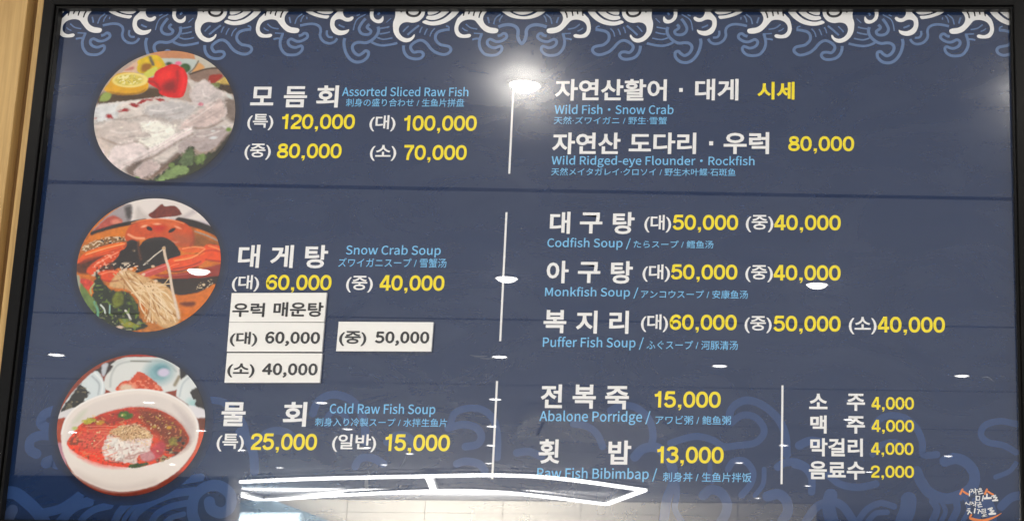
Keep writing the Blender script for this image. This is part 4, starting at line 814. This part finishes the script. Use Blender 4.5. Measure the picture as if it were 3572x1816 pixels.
def photo_mulhoe(X, Z):
    p = Painter(697 + X * 650, 655 - Z * 622, (150, 74, 50))
    p.P([(600, 70), (690, 20), (880, 20), (960, 78)], (168, 62, 42), 12)
    p.P([(420, 310), (440, 200), (470, 120), (600, 60), (950, 66), (1085, 140), (1100, 260), (1050, 350), (700, 390), (500, 370)], (226, 226, 221), 8)
    p.S([(480, 320), (482, 210), (540, 120), (700, 90), (940, 100), (1050, 180)], 18, (198, 200, 196), 16); p.S([(640, 92), (820, 96)], 12, (150, 150, 140), 10); p.S([(1080, 230), (1050, 300)], 30, (160, 150, 130), 18)
    p.E(900, 190, 120, 100, (150, 182, 186), 70); p.E(920, 170, 60, 50, (120, 160, 166), 40); p.E(940, 192, 52, 36, (214, 206, 222), 16)
    p.P([(545, 310), (600, 268), (640, 262), (715, 188), (790, 218), (860, 268), (935, 330), (922, 360), (560, 360)], (206, 96, 66), 8, 0.35, 30, 4, wob=8); p.P([(590, 300), (690, 310), (690, 350), (570, 350)], (226, 200, 176), 20, 0.2, 24); p.grain([(640, 262), (715, 188), (860, 268), (920, 350), (700, 350)], (236, 160, 130), 24, 0.62, 0.7)
    p.P([(320, 185), (480, 90), (490, 130), (440, 210), (400, 210)], (66, 52, 46), 12, 0.3, 24); p.P([(390, 130), (440, 120), (420, 220), (395, 215)], (200, 202, 206), 12)
    p.P([(470, 120), (560, 70), (600, 70), (500, 130)], (214, 216, 212), 10)
    p.P([(1085, 120), (1190, 200), (1100, 250)], (56, 48, 42), 12, 0.4, 24); p.P([(1000, 90), (1060, 110), (1050, 140)], (210, 210, 210), 10)
    p.P([(60, 560), (120, 420), (210, 300), (330, 185), (400, 240), (432, 320), (428, 390), (300, 445), (170, 530)], (220, 226, 225), 9); p.S([(330, 200), (405, 280), (412, 380)], 14, (238, 240, 238), 9); p.S([(310, 230), (380, 300), (380, 390)], 14, (184, 190, 192), 14)
    p.P([(70, 560), (130, 420), (205, 308), (262, 335), (298, 380), (262, 440), (270, 470), (170, 535)], (52, 49, 40), 10, 0.5, 30, 6, wob=10); p.grain([(100, 520), (200, 320), (290, 380), (180, 530)], (120, 112, 92), 22, 0.64, 0.8)
    p.P([(1070, 380), (1100, 260), (1190, 200), (1260, 270), (1360, 460), (1360, 560), (1200, 480), (1100, 425)], (226, 229, 226), 9); p.S([(1190, 215), (1120, 290), (1100, 400)], 16, (198, 204, 204), 14); p.E(1230, 470, 60, 40, (180, 210, 208), 40, 0.5)
    p.P([(1185, 372), (1230, 330), (1290, 325), (1360, 470), (1340, 545), (1260, 500), (1235, 430)], (54, 47, 39), 10, 0.5, 24, 7, wob=10)
    p.P([(40, 600), (70, 550), (190, 510), (120, 605)], (228, 224, 222), 9); p.P([(1190, 480), (1360, 530), (1360, 600), (1260, 585)], (230, 226, 226), 9)
    p.P([(30, 640), (110, 600), (95, 720), (100, 830), (40, 830)], (168, 78, 48), 10, 0.15); p.P([(1270, 610), (1370, 600), (1370, 760), (1300, 760)], (120, 66, 40), 14); p.P([(1300, 710), (1360, 720), (1310, 930), (1180, 1080), (1270, 880)], (220, 112, 84), 18)
    p.P([(50, 850), (110, 830), (170, 1030), (100, 990)], (196, 148, 158), 16); p.P([(1150, 1080), (1290, 900), (1250, 1050), (1130, 1150)], (214, 84, 56), 20)
    p.P([(160, 1040), (480, 1210), (700, 1245), (950, 1190), (1180, 1060), (1150, 1200), (700, 1330), (200, 1200)], (138, 58, 36), 16, 0.15); p.P([(200, 1150), (500, 1260), (900, 1250), (1100, 1200), (700, 1330)], (92, 40, 30), 40)
    BW = [(92, 740), (110, 620), (200, 500), (400, 398), (690, 340), (950, 366), (1150, 462), (1265, 590), (1300, 715), (1270, 880), (1150, 1050), (950, 1182), (700, 1236), (480, 1204), (250, 1090), (130, 910)]
    p.P(BW, (238, 228, 219), 8)
    p.P([(140, 740), (210, 560), (420, 440), (700, 384), (940, 408), (1130, 500), (1235, 620), (1262, 720), (1215, 830), (750, 1030), (200, 860)], (229, 219, 211), 18); p.P([(1050, 470), (1240, 630), (1262, 740), (1220, 820), (1150, 620)], (212, 200, 194), 40)
    p.S([(96, 740), (118, 620), (205, 505), (400, 404), (690, 348), (950, 374), (1150, 470), (1262, 600), (1290, 715)], 16, (246, 240, 234), 10); p.S([(250, 1070), (480, 1180), (700, 1206), (950, 1150)], 40, (224, 212, 204), 60)
    SP = [(150, 815), (190, 740), (270, 640), (480, 545), (700, 500), (900, 514), (1080, 596), (1190, 712), (1218, 800), (1130, 905), (960, 985), (750, 1028), (500, 1002), (300, 940), (180, 866)]
    p.P(SP, (216, 84, 50), 8, 0.12, 60)
    p.P([(190, 850), (330, 800), (470, 860), (560, 980), (680, 1020), (450, 1010), (270, 930)], (236, 84, 54), 50, 0.06); p.P([(200, 800), (300, 720), (500, 700), (520, 850), (380, 900)], (212, 96, 78), 60)
    p.P([(720, 520), (900, 528), (1080, 610), (1200, 740), (1200, 850), (1060, 900), (960, 760), (820, 660)], (132, 66, 38), 60, 0.3, 40); p.P([(300, 640), (480, 555), (700, 510), (760, 600), (560, 650), (330, 680)], (176, 66, 48), 40, 0.2)
    p.shade(SP, 0.28, 46, 4, 20, 1, 1.6, 40)
    p.grain(SP, (120, 62, 30), 22, 0.74, 0.7, 11); p.grain(SP, (216, 140, 96), 15, 0.78, 0.7, 12); p.grain([(750, 540), (1050, 600), (1190, 760), (1060, 920), (900, 700)], (190, 150, 80), 19, 0.72, 0.85, 13); p.grain([(1000, 800), (1200, 760), (1140, 900), (950, 980)], (44, 44, 24), 26, 0.5, 0.8, 14)
    p.grain([(160, 800), (270, 740), (280, 840), (200, 860)], (92, 62, 30), 24, 0.55, 0.7, 15)
    p.S([(300, 672), (450, 668), (600, 672)], 7, (226, 140, 110), 6); p.S([(320, 700), (450, 690), (560, 700)], 6, (220, 130, 100), 6); p.S([(390, 850), (470, 770)], 9, (232, 150, 120), 7)
    p.E(637, 575, 60, 34, (72, 104, 38), 10, 0, 0.6, 20, 4, wob=16); p.E(620, 570, 24, 12, (132, 160, 64), 10); p.E(320, 625, 50, 22, (184, 174, 74), 9, -0.2, 0.4, 18, wob=14); p.E(425, 640, 30, 20, (196, 150, 60), 9, 0, 0.4, 16, wob=12); p.E(205, 690, 24, 16, (190, 196, 130), 12)
    p.P([(180, 640), (250, 540), (300, 530), (230, 640)], (206, 208, 186), 30, 0, a=0.6)
    p.E(1082, 800, 44, 36, (146, 132, 62), 12, 0, 0.6, 18, wob=16); p.E(1035, 678, 22, 14, (206, 164, 70), 8); p.E(905, 670, 18, 12, (180, 150, 70), 8); p.grain([(950, 880), (1080, 880), (1060, 960), (960, 970)], (170, 160, 120), 18, 0.55, 0.9, 16)
    p.P([(880, 880), (960, 800), (1020, 830), (990, 930), (890, 970)], (190, 82, 84), 24, 0.3, 30); p.P([(800, 900), (900, 890), (930, 950), (830, 970)], (204, 150, 150), 16, 0.2, 24)
    M = [(465, 870), (490, 780), (540, 710), (620, 668), (740, 655), (850, 700), (892, 770), (880, 880), (785, 920), (775, 990), (700, 985), (580, 972), (500, 955)]
    p.P(M, (222, 200, 190), 12, 0.1, 40, wob=12)
    p.P([(500, 800), (620, 770), (700, 860), (640, 940), (520, 900)], (232, 222, 212), 40); p.shade(M, 0.42, 50, 6, 12, 1.3, 1, 50)
    p.grain(M, (240, 234, 226), 24, 0.66, 0.7, 17); p.P([(520, 930), (600, 960), (560, 975)], (200, 120, 100), 16)
    p.P([(510, 725), (620, 668), (760, 658), (860, 708), (884, 765), (790, 775), (660, 792), (560, 752)], (206, 170, 130), 18, 0.25, 14, wob=18)
    p.grain([(500, 740), (620, 660), (780, 655), (890, 750), (860, 830), (700, 800), (560, 770)], (236, 210, 172), 13, 0.6, 0.9, 18); p.grain([(500, 740), (620, 660), (780, 655), (890, 750), (700, 800)], (146, 100, 64), 12, 0.7, 0.8, 19)
    p.P([(715, 1010), (760, 1000), (860, 980), (890, 1000), (800, 1030), (720, 1030)], (70, 88, 40), 9, 0.5, 18, wob=10)
    r = np.random.default_rng(3)
    for k in range(46):
        a_ = r.random() * 6.28; q_ = r.random() ** 0.5
        x_, y_ = 655 + 165 * q_ * math.cos(a_), 860 + 110 * q_ * abs(math.sin(a_)) * (1 if math.sin(a_) > 0 else 0.35)
        b_ = r.random() * 3.1; l_ = 22 + 26 * r.random()
        p.S([(x_ - l_ * math.cos(b_), y_ - l_ * math.sin(b_) * 0.7), (x_ + 6 * r.normal(), y_ + 6 * r.normal()), (x_ + l_ * math.cos(b_), y_ + l_ * math.sin(b_) * 0.7)], 15, [(240, 232, 222), (226, 206, 196), (246, 240, 232), (196, 162, 152)][k % 4], 8, 0.85)
    for k in range(30):
        x_, y_ = 230 + 330 * r.random(), 650 + 300 * r.random(); b_ = -0.5 + r.random()
        p.S([(x_, y_), (x_ + 70 * math.cos(b_), y_ + 50 * math.sin(b_))], 8, [(236, 130, 96), (190, 62, 40), (226, 150, 110)][k % 3], 8, 0.6)
    for k in range(26): p.E(300 + 820 * r.random(), 560 + 330 * r.random(), 7 + 4 * r.random(), 4 + 3 * r.random(), (232, 206, 160), 5, r.random() * 3)
    return p.c


CIRC = ((-0.4905, 2.2091, 0.0939), (-0.492, 2.0031, 0.0931), (-0.4945, 1.7917, 0.0941))
PHOTO = ((photo_sashimi, 'round printed photo of sliced raw fish with lemon and red flower'), (photo_crab, 'round printed photo of crab soup with enoki mushrooms and greens'), (photo_mulhoe, 'round printed photo of red cold soup in a white bowl'))
for (cx, cz, r_), asp, (fn, lb) in zip(CIRC, ((1.025,0.976),(1.032,0.968),(1.027,0.973)), PHOTO):
    rx, rz = r_ * asp[0], r_ * asp[1]
    nr, ns = 120, 440
    rr = np.sqrt(np.linspace(0, 1, nr + 1)[1:]) * 0.35 + np.linspace(0, 1, nr + 1)[1:] * 0.65
    th = np.arange(ns) * 2 * math.pi / ns
    X = np.concatenate([[0], np.outer(rr, np.cos(th)).ravel()])
    Z = np.concatenate([[0], np.outer(rr, np.sin(th)).ravel()])
    col = fn(X, Z)
    col = col * (1 + (0.16 * (fbm(X, Z, 0.16, 31, 4) - 0.5) * 2 + 0.16 * (fbm(X + 5, Z, 0.03, 41, 3) - 0.5) * 2) * np.clip(1.1 - col.mean(1) * 1.5, 0.05, 1))[:, None]
    col = np.clip(col.mean(1, keepdims=True) + (col - col.mean(1, keepdims=True)) * 1.12, 0, 1)
    V = [(cx + a * rx, -0.0004, cz + b * rz) for a, b in zip(X, Z)]
    F = [(0, 1 + i, 1 + (i + 1) % ns) for i in range(ns)]
    for k in range(nr - 1):
        o0, o1 = 1 + k * ns, 1 + (k + 1) * ns
        F += [(o0 + i, o1 + i, o1 + (i + 1) % ns, o0 + (i + 1) % ns) for i in range(ns)]
    me = bpy.data.meshes.new('dish_photo')
    me.from_pydata(V, [], F)
    at = me.color_attributes.new('ink', 'FLOAT_COLOR', 'POINT')
    at.data.foreach_set('color', np.concatenate([np.clip(col ** 1.15 * 0.97, 0.002, 0.95), np.ones((len(col), 1))], 1).astype(np.float32).ravel())
    po = tag(link('dish_photo', me, M_PHOTO, board), lb)
    # printed drop shadow round the photo
    V, F, C = [], [], []
    sh = [0.9, 0.985, 1.0, 1.02, 1.04, 1.06, 1.08, 1.10, 1.115]
    dk = [1, 1, 1, 0.95, 0.85, 0.6, 0.32, 0.1, 0.0]
    n2 = 96
    for s_, d_ in zip(sh, dk):
        for i in range(n2):
            a = 2 * math.pi * i / n2
            V.append((cx + math.cos(a) * rx * s_, -0.00014, cz - 0.0012 + math.sin(a) * rz * s_))
            C.append([NAVY[j] * (1 - 0.62 * d_) + 0.004 * d_ * (1, .7, .7)[j] for j in range(3)] + [1])
    for k in range(len(sh) - 1):
        F += [(k * n2 + i, (k + 1) * n2 + i, (k + 1) * n2 + (i + 1) % n2, k * n2 + (i + 1) % n2) for i in range(n2)]
    me = bpy.data.meshes.new('photo_shadow_print')
    me.from_pydata(V, [], F)
    at = me.color_attributes.new('ink', 'FLOAT_COLOR', 'POINT')
    at.data.foreach_set('color', np.array(C, np.float32).ravel())
    link('photo_shadow_print', me, M_PHOTO, po)

# ------------------------------------------------------------------ price stickers stuck on the board
SLAB = ['white sticker with black Korean dish name, topmost of the three stacked stickers', 'white price sticker reading 60,000, middle one of the three stacked stickers',
        'white price sticker reading 40,000, lowest of the three stacked stickers', 'white price sticker reading 50,000 standing alone right of the stack']
for (quad, segs), lb in zip(STICK, SLAB):
    cx, cz = sum(p[0] for p in quad) / 4, sum(p[1] for p in quad) / 4
    st = tag(empty('price_sticker', (cx, 0, cz)), lb, 'sticker', 'white stickers stuck on the menu board')
    bm = bmesh.new()
    fr = [bm.verts.new((x, -0.0058, z)) for x, z in quad]
    bk = [bm.verts.new((x, -0.0012, z)) for x, z in quad]
    bm.faces.new(fr); bm.faces.new(bk[::-1])
    for i in range(4): bm.faces.new((fr[i], bk[i], bk[(i + 1) % 4], fr[(i + 1) % 4]))
    bmesh.ops.recalc_face_normals(bm, faces=bm.faces)
    plate = bm_obj('plate', bm, M_STICK, st)
    lettering('lettering', segs, M_BLACK, st, -0.0062, 0.014, fat=0.0002, fatlat=0.0007)

# ------------------------------------------------------------------ wooden wall left of the board
wood = tag(empty('wooden_wall', (-1.2, 0.0, 1.3)), 'pale oak boarded wall with a vertical groove left of the menu board', 'wall')
edges = [(-0.6775, -0.6672)]
x = -0.6882
while x > -2.6:
    edges.append((x - 0.30, x)); x -= 0.309
for i, (a, b) in enumerate(edges):
    b_ = bmesh.new()
    add_box(b_, a, b, -0.016 if i else -0.010, 0.029, 0.0, CEIL - 0.002, 0.0012)
    bm_obj('plank', b_, M_WOOD, wood)
b_ = bmesh.new()
add_box(b_, -2.62, -0.6665, 0.002, 0.0295, 0.001, CEIL - 0.003)
bm_obj('backing', b_, M_WOOD2, wood)

# ------------------------------------------------------------------ what the glossy panel mirrors: lamps and the hall behind the camera
LAMPS = ((-0.212, -1.02), (-1.26, -0.98), (0.83, -1.06), (-1.668, -2.951), (-0.657, -3.051), (0.391, -3.132), (-3.124, -4.913), (-1.057, -4.882), (-0.067, -5.13), (1.099, -5.418), (-1.421, -6.533), (-2.485, -6.774), (0.592, -7.463), (-1.763, -8.058), (-2.806, -8.325), (-2.073, -9.501), (0.147, -9.297), (1.432, -10.128), (-2.466, -11.281), (-0.265, -10.997), (-3.467, -11.573), (-4.211, -10.124), (-3.104, -9.803), (-4.569, -12.03), (-3.522, -6.82), (-4.897, -8.717), (-3.896, -8.522), (-5.453, -11.747), (0.3, -14.016), (-0.315, -16.443), (0.868, -11.937), (-0.894, -18.885), (-2.914, -10.336))
LLAB = ['large glaring round downlight mirrored at the top of the upper centre divider', 'nearest round downlight, mirrored as a glow by the left frame bar', 'nearest round downlight, mirrored as a glow by the right frame bar', 'round downlight mirrored on the crab soup photo', 'round downlight mirrored across the middle of the second divider', 'round downlight mirrored below 40,000 on the monkfish line', 'round downlight mirrored between the left frame and the bowl photo', 'round downlight mirrored just below the second divider', 'round downlight mirrored above 15,000 on the porridge line', 'round downlight mirrored at the right edge above the drinks', 'small downlight mirrored near the top of the third divider', 'small downlight mirrored above the cold raw fish soup line', 'small downlight mirrored beside the beer name', 'small downlight mirrored on the third divider, second from its top', 'small downlight mirrored under the cold raw fish soup translation', 'small downlight mirrored on the third divider, third from its top', 'small downlight mirrored on the divider left of the drinks', 'small downlight mirrored at right of the drink prices', 'small downlight mirrored near the foot of the third divider', 'small downlight mirrored right of the 13,000 price', 'tiny downlight mirrored above the light tubes below 15,000', 'small downlight mirrored after the size mark left of 25,000', 'small downlight mirrored in the size mark left of 15,000', 'tiny downlight mirrored above the left end of the light tubes', 'small downlight mirrored on the white rim inside the soup bowl', 'small downlight mirrored on the left rim of the soup bowl', 'small downlight mirrored on the right rim of the soup bowl', 'small downlight mirrored low on the soup bowl', 'tiny downlight mirrored below the soft drink name', 'tiny downlight mirrored below the raw fish bibimbap translation', 'small downlight mirrored beside the 2,000 price', 'tiny downlight mirrored lowest right of the light tubes', 'tiny downlight mirrored faintly below the 15,000 price']


def disc(bm, r0, r1, z0, z1, n=28):
    a = [bm.verts.new((r0 * math.cos(t), r0 * math.sin(t), z0)) for t in np.linspace(0, 2 * math.pi, n, endpoint=False)]
    b = [bm.verts.new((r1 * math.cos(t), r1 * math.sin(t), z1)) for t in np.linspace(0, 2 * math.pi, n, endpoint=False)]
    for i in range(n): bm.faces.new((a[i], a[(i + 1) % n], b[(i + 1) % n], b[i]))
    return a, b


bm = bmesh.new()
disc(bm, 0.044, 0.041, 0.0, -0.005); disc(bm, 0.041, 0.037, -0.005, -0.005); disc(bm, 0.037, 0.036, -0.005, -0.001)
bmesh.ops.recalc_face_normals(bm, faces=bm.faces)
rim_me = bpy.data.meshes.new('rim'); bm.to_mesh(rim_me); bm.free()
rim_me.materials.append(M_TRIM)
bm = bmesh.new()
for q in range(5):
    a0, a1 = q * math.pi / 10, (q + 1) * math.pi / 10
    a, b = disc(bm, 0.035 * math.cos(a0), max(0.035 * math.cos(a1), 0.001), -0.002 - 0.016 * math.sin(a0), -0.002 - 0.016 * math.sin(a1))
bmesh.ops.remove_doubles(bm, verts=bm.verts, dist=0.00001)
bmesh.ops.recalc_face_normals(bm, faces=bm.faces)
lens_me = bpy.data.meshes.new('diffuser'); bm.to_mesh(lens_me)
lens_me.materials.append(M_LAMP)
for v in bm.verts: v.co = Vector((v.co.x * 0.94, v.co.y * 0.94, v.co.z * 0.45))
lens_far = bpy.data.meshes.new('diffuser_far'); bm.to_mesh(lens_far); bm.free()
lens_far.materials.append(M_LAMPFAR)
def scaled(me, k):
    m2 = me.copy()
    for v in m2.vertices: v.co = Vector((v.co.x * k, v.co.y * k, v.co.z))
    return m2


lens_side, rim_near = scaled(lens_me, 0.84), scaled(rim_me, 0.84)
lens_me = scaled(lens_me, 0.84)
lens_side.materials.clear(); lens_side.materials.append(M_LAMPSIDE)
lens_mid = scaled(lens_me, 1.19); lens_mid.materials.clear(); lens_mid.materials.append(M_LAMPFAR)
for i, ((x, y), lb) in enumerate(zip(LAMPS, LLAB)):
    t = tag(empty('ceiling_lamp', (x, y, CEIL)), lb, 'ceiling lamp', 'round downlights in the hall ceiling')
    for nm, me in (('rim', rim_near if i < 3 else rim_me), ('diffuser', lens_me if i == 0 else lens_side if i < 3 else lens_mid if y > -4 else lens_far)):
        o = bpy.data.objects.new(nm, me); COL.objects.link(o); o.parent = t

# light tubes hung under the far ceiling, mirrored along the bottom of the board
tubes = tag(empty('tube_light', (-3.6, -14.5, CEIL)), 'rectangular frame of bright white light tubes mirrored along the bottom of the board', 'tube light')


M_SHIELD = plain('grey_shield_tray', (0.4, 0.4, 0.4), 0.6)


def tube(path, wd=0.048, h=0.024):
    ribbon('shield_tray', path, wd + 0.05, CEIL - 0.030, 0.022, M_SHIELD)  # added above the tube to keep its light off the ceiling there
    ribbon('tube', path, wd, CEIL - 0.054, h, M_TUBE)


def ribbon(name, path, wd, ztop, h, mat):
    bm = bmesh.new()
    rows = []
    P = [np.array(q, float) for q in path]
    for i, q in enumerate(P):
        t = P[min(i + 1, len(P) - 1)] - P[max(i - 1, 0)]
        t /= np.linalg.norm(t)
        n = np.array([-t[1], t[0]]) * wd / 2
        rows.append([bm.verts.new((a[0], a[1], z)) for a, z in ((q - n, ztop), (q + n, ztop), (q + n, ztop - h), (q - n, ztop - h))])
    for r0, r1 in zip(rows[:-1], rows[1:]):
        for i in range(4): bm.faces.new((r0[i], r0[(i + 1) % 4], r1[(i + 1) % 4], r1[i]))
    bm.faces.new(rows[0]); bm.faces.new(rows[-1][::-1])
    bmesh.ops.recalc_face_normals(bm, faces=bm.faces)
    bm_obj(name, bm, mat, tubes)


FAR = [(-6.75, -15.4), (-6.55, -16.9)]
tube(smooth_path([(-5.36, -13.2), (-4.4, -12.6), (-3.22, -12.12), (-2.5, -11.9), (-2.0, -12.3), (-1.40, -14.0)], 5))
tube(smooth_path([(-6.50, -16.9), (-5.2, -15.6), (-3.72, -14.46), (-3.08, -14.56), (-2.7, -15.4), (-2.22, -17.0)], 5), 0.058)
tube([(-1.42, -14.05), (-2.2, -16.95)], 0.052)
tube([(-3.22, -12.18), (-3.72, -14.4)], 0.052)
tube([(-6.28, -15.55), (-6.48, -16.85)], 0.058)

# far end of the hall: dark walls left and right of a bright panelled recess
b_ = bmesh.new(); add_box(b_, -12, -5.61, -13.7, -13.5, 0, CEIL - 0.002)
tag(bm_obj('side_wall', b_, M_DARK), kind='structure')
b_ = bmesh.new(); add_box(b_, -5.60, -5.55, -13.72, -13.48, 0, CEIL - 0.004)
tag(bm_obj('door_jamb', b_, M_TRIM), 'pale edge of the bright recess mirrored at the lower left', 'jamb')
rec = tag(empty('back_wall', (-5, -17.6, 1.3)), kind='structure')
x = -9.6
while x < 0.3:
    for k in range(5):
        b_ = bmesh.new(); z1 = CEIL - 0.01 - 0.16 * k
        add_box(b_, x, x + 0.994, -17.60 - 0.01 * (k % 2), -17.5, z1 - 0.1575, z1, 0.002)
        bm_obj('wall_panel', b_, M_BEIGE, rec)
    x += 1.0
b_ = bmesh.new(); add_box(b_, -12, 8, -23.2, -23.0, 0, CEIL - 0.004)
tag(bm_obj('end_wall', b_, M_DARK), kind='structure')
# ceiling cassette mirrored under the porridge lettering
ac = tag(empty('air_conditioner', (-1.0, -7.6, CEIL)), 'flat white ceiling air conditioner mirrored behind the abalone porridge line', 'air conditioner')
slab('housing', [(-1.28, -6.75), (-0.62, -6.6), (-0.50, -7.7), (-0.86, -8.85), (-1.62, -8.2)], CEIL - 0.06, CEIL - 0.003, plain('white_housing', (0.93, 0.93, 0.92), 0.35), ac)
slab('louvre', [(-1.27, -7.2), (-1.255, -7.2), (-1.44, -8.0), (-1.455, -8.0)], CEIL - 0.064, CEIL - 0.0605, M_VOID, ac)
# round metal duct, mirrored at the lower left corner of the recess
duct = tag(empty('air_duct', (-6.2, -15.5, 2.0)), 'round steel air duct mirrored at the bottom under the light tubes', 'duct')
bm = bmesh.new()
bmesh.ops.create_cone(bm, cap_ends=True, segments=32, radius1=0.22, radius2=0.22, depth=1.3)
bmesh.ops.rotate(bm, verts=bm.verts, matrix=Matrix.Rotation(math.pi / 2, 3, 'Y'))
bmesh.ops.translate(bm, verts=bm.verts, vec=(-6.2, -15.6, 2.12))
bm_obj('pipe', bm, M_STEEL, duct, True)

# added fill light without a fixture, brightens the far recess wall
_l = bpy.data.lights.new('recess_fill', 'AREA'); _l.shape = 'RECTANGLE'; _l.size = 3.4; _l.size_y = 0.3; _l.energy = 1000; _l.color = (1.0, 0.96, 0.88)
_o = bpy.data.objects.new('recess_fill', _l); COL.objects.link(_o); _o.location = (-4.5, -15.3, CEIL - 0.35)
_o.rotation_euler = Vector((0, -2.3, 0.12)).to_track_quat('-Z', 'Y').to_euler()

# sloping steel-blue partition in front of the recess wall
part = tag(empty('partition', (-6.5, -16.6, 2.2)), 'sloping blue grey partition mirrored below the left end of the light tubes', 'partition')
bm = bmesh.new()
tri = [(-6.669, 2.518), (-6.228, 2.522), (-5.5, 2.275), (-5.463, 1.758), (-6.603, 1.746)]
lo = [bm.verts.new((x, -16.60, z)) for x, z in tri]; hi = [bm.verts.new((x, -16.65, z)) for x, z in tri]
bm.faces.new(lo); bm.faces.new(hi[::-1])
for i in range(len(tri)): bm.faces.new((lo[i], hi[i], hi[(i + 1) % len(tri)], lo[(i + 1) % len(tri)]))
bmesh.ops.recalc_face_normals(bm, faces=bm.faces)
bm_obj('sheet', bm, M_STEEL, part)
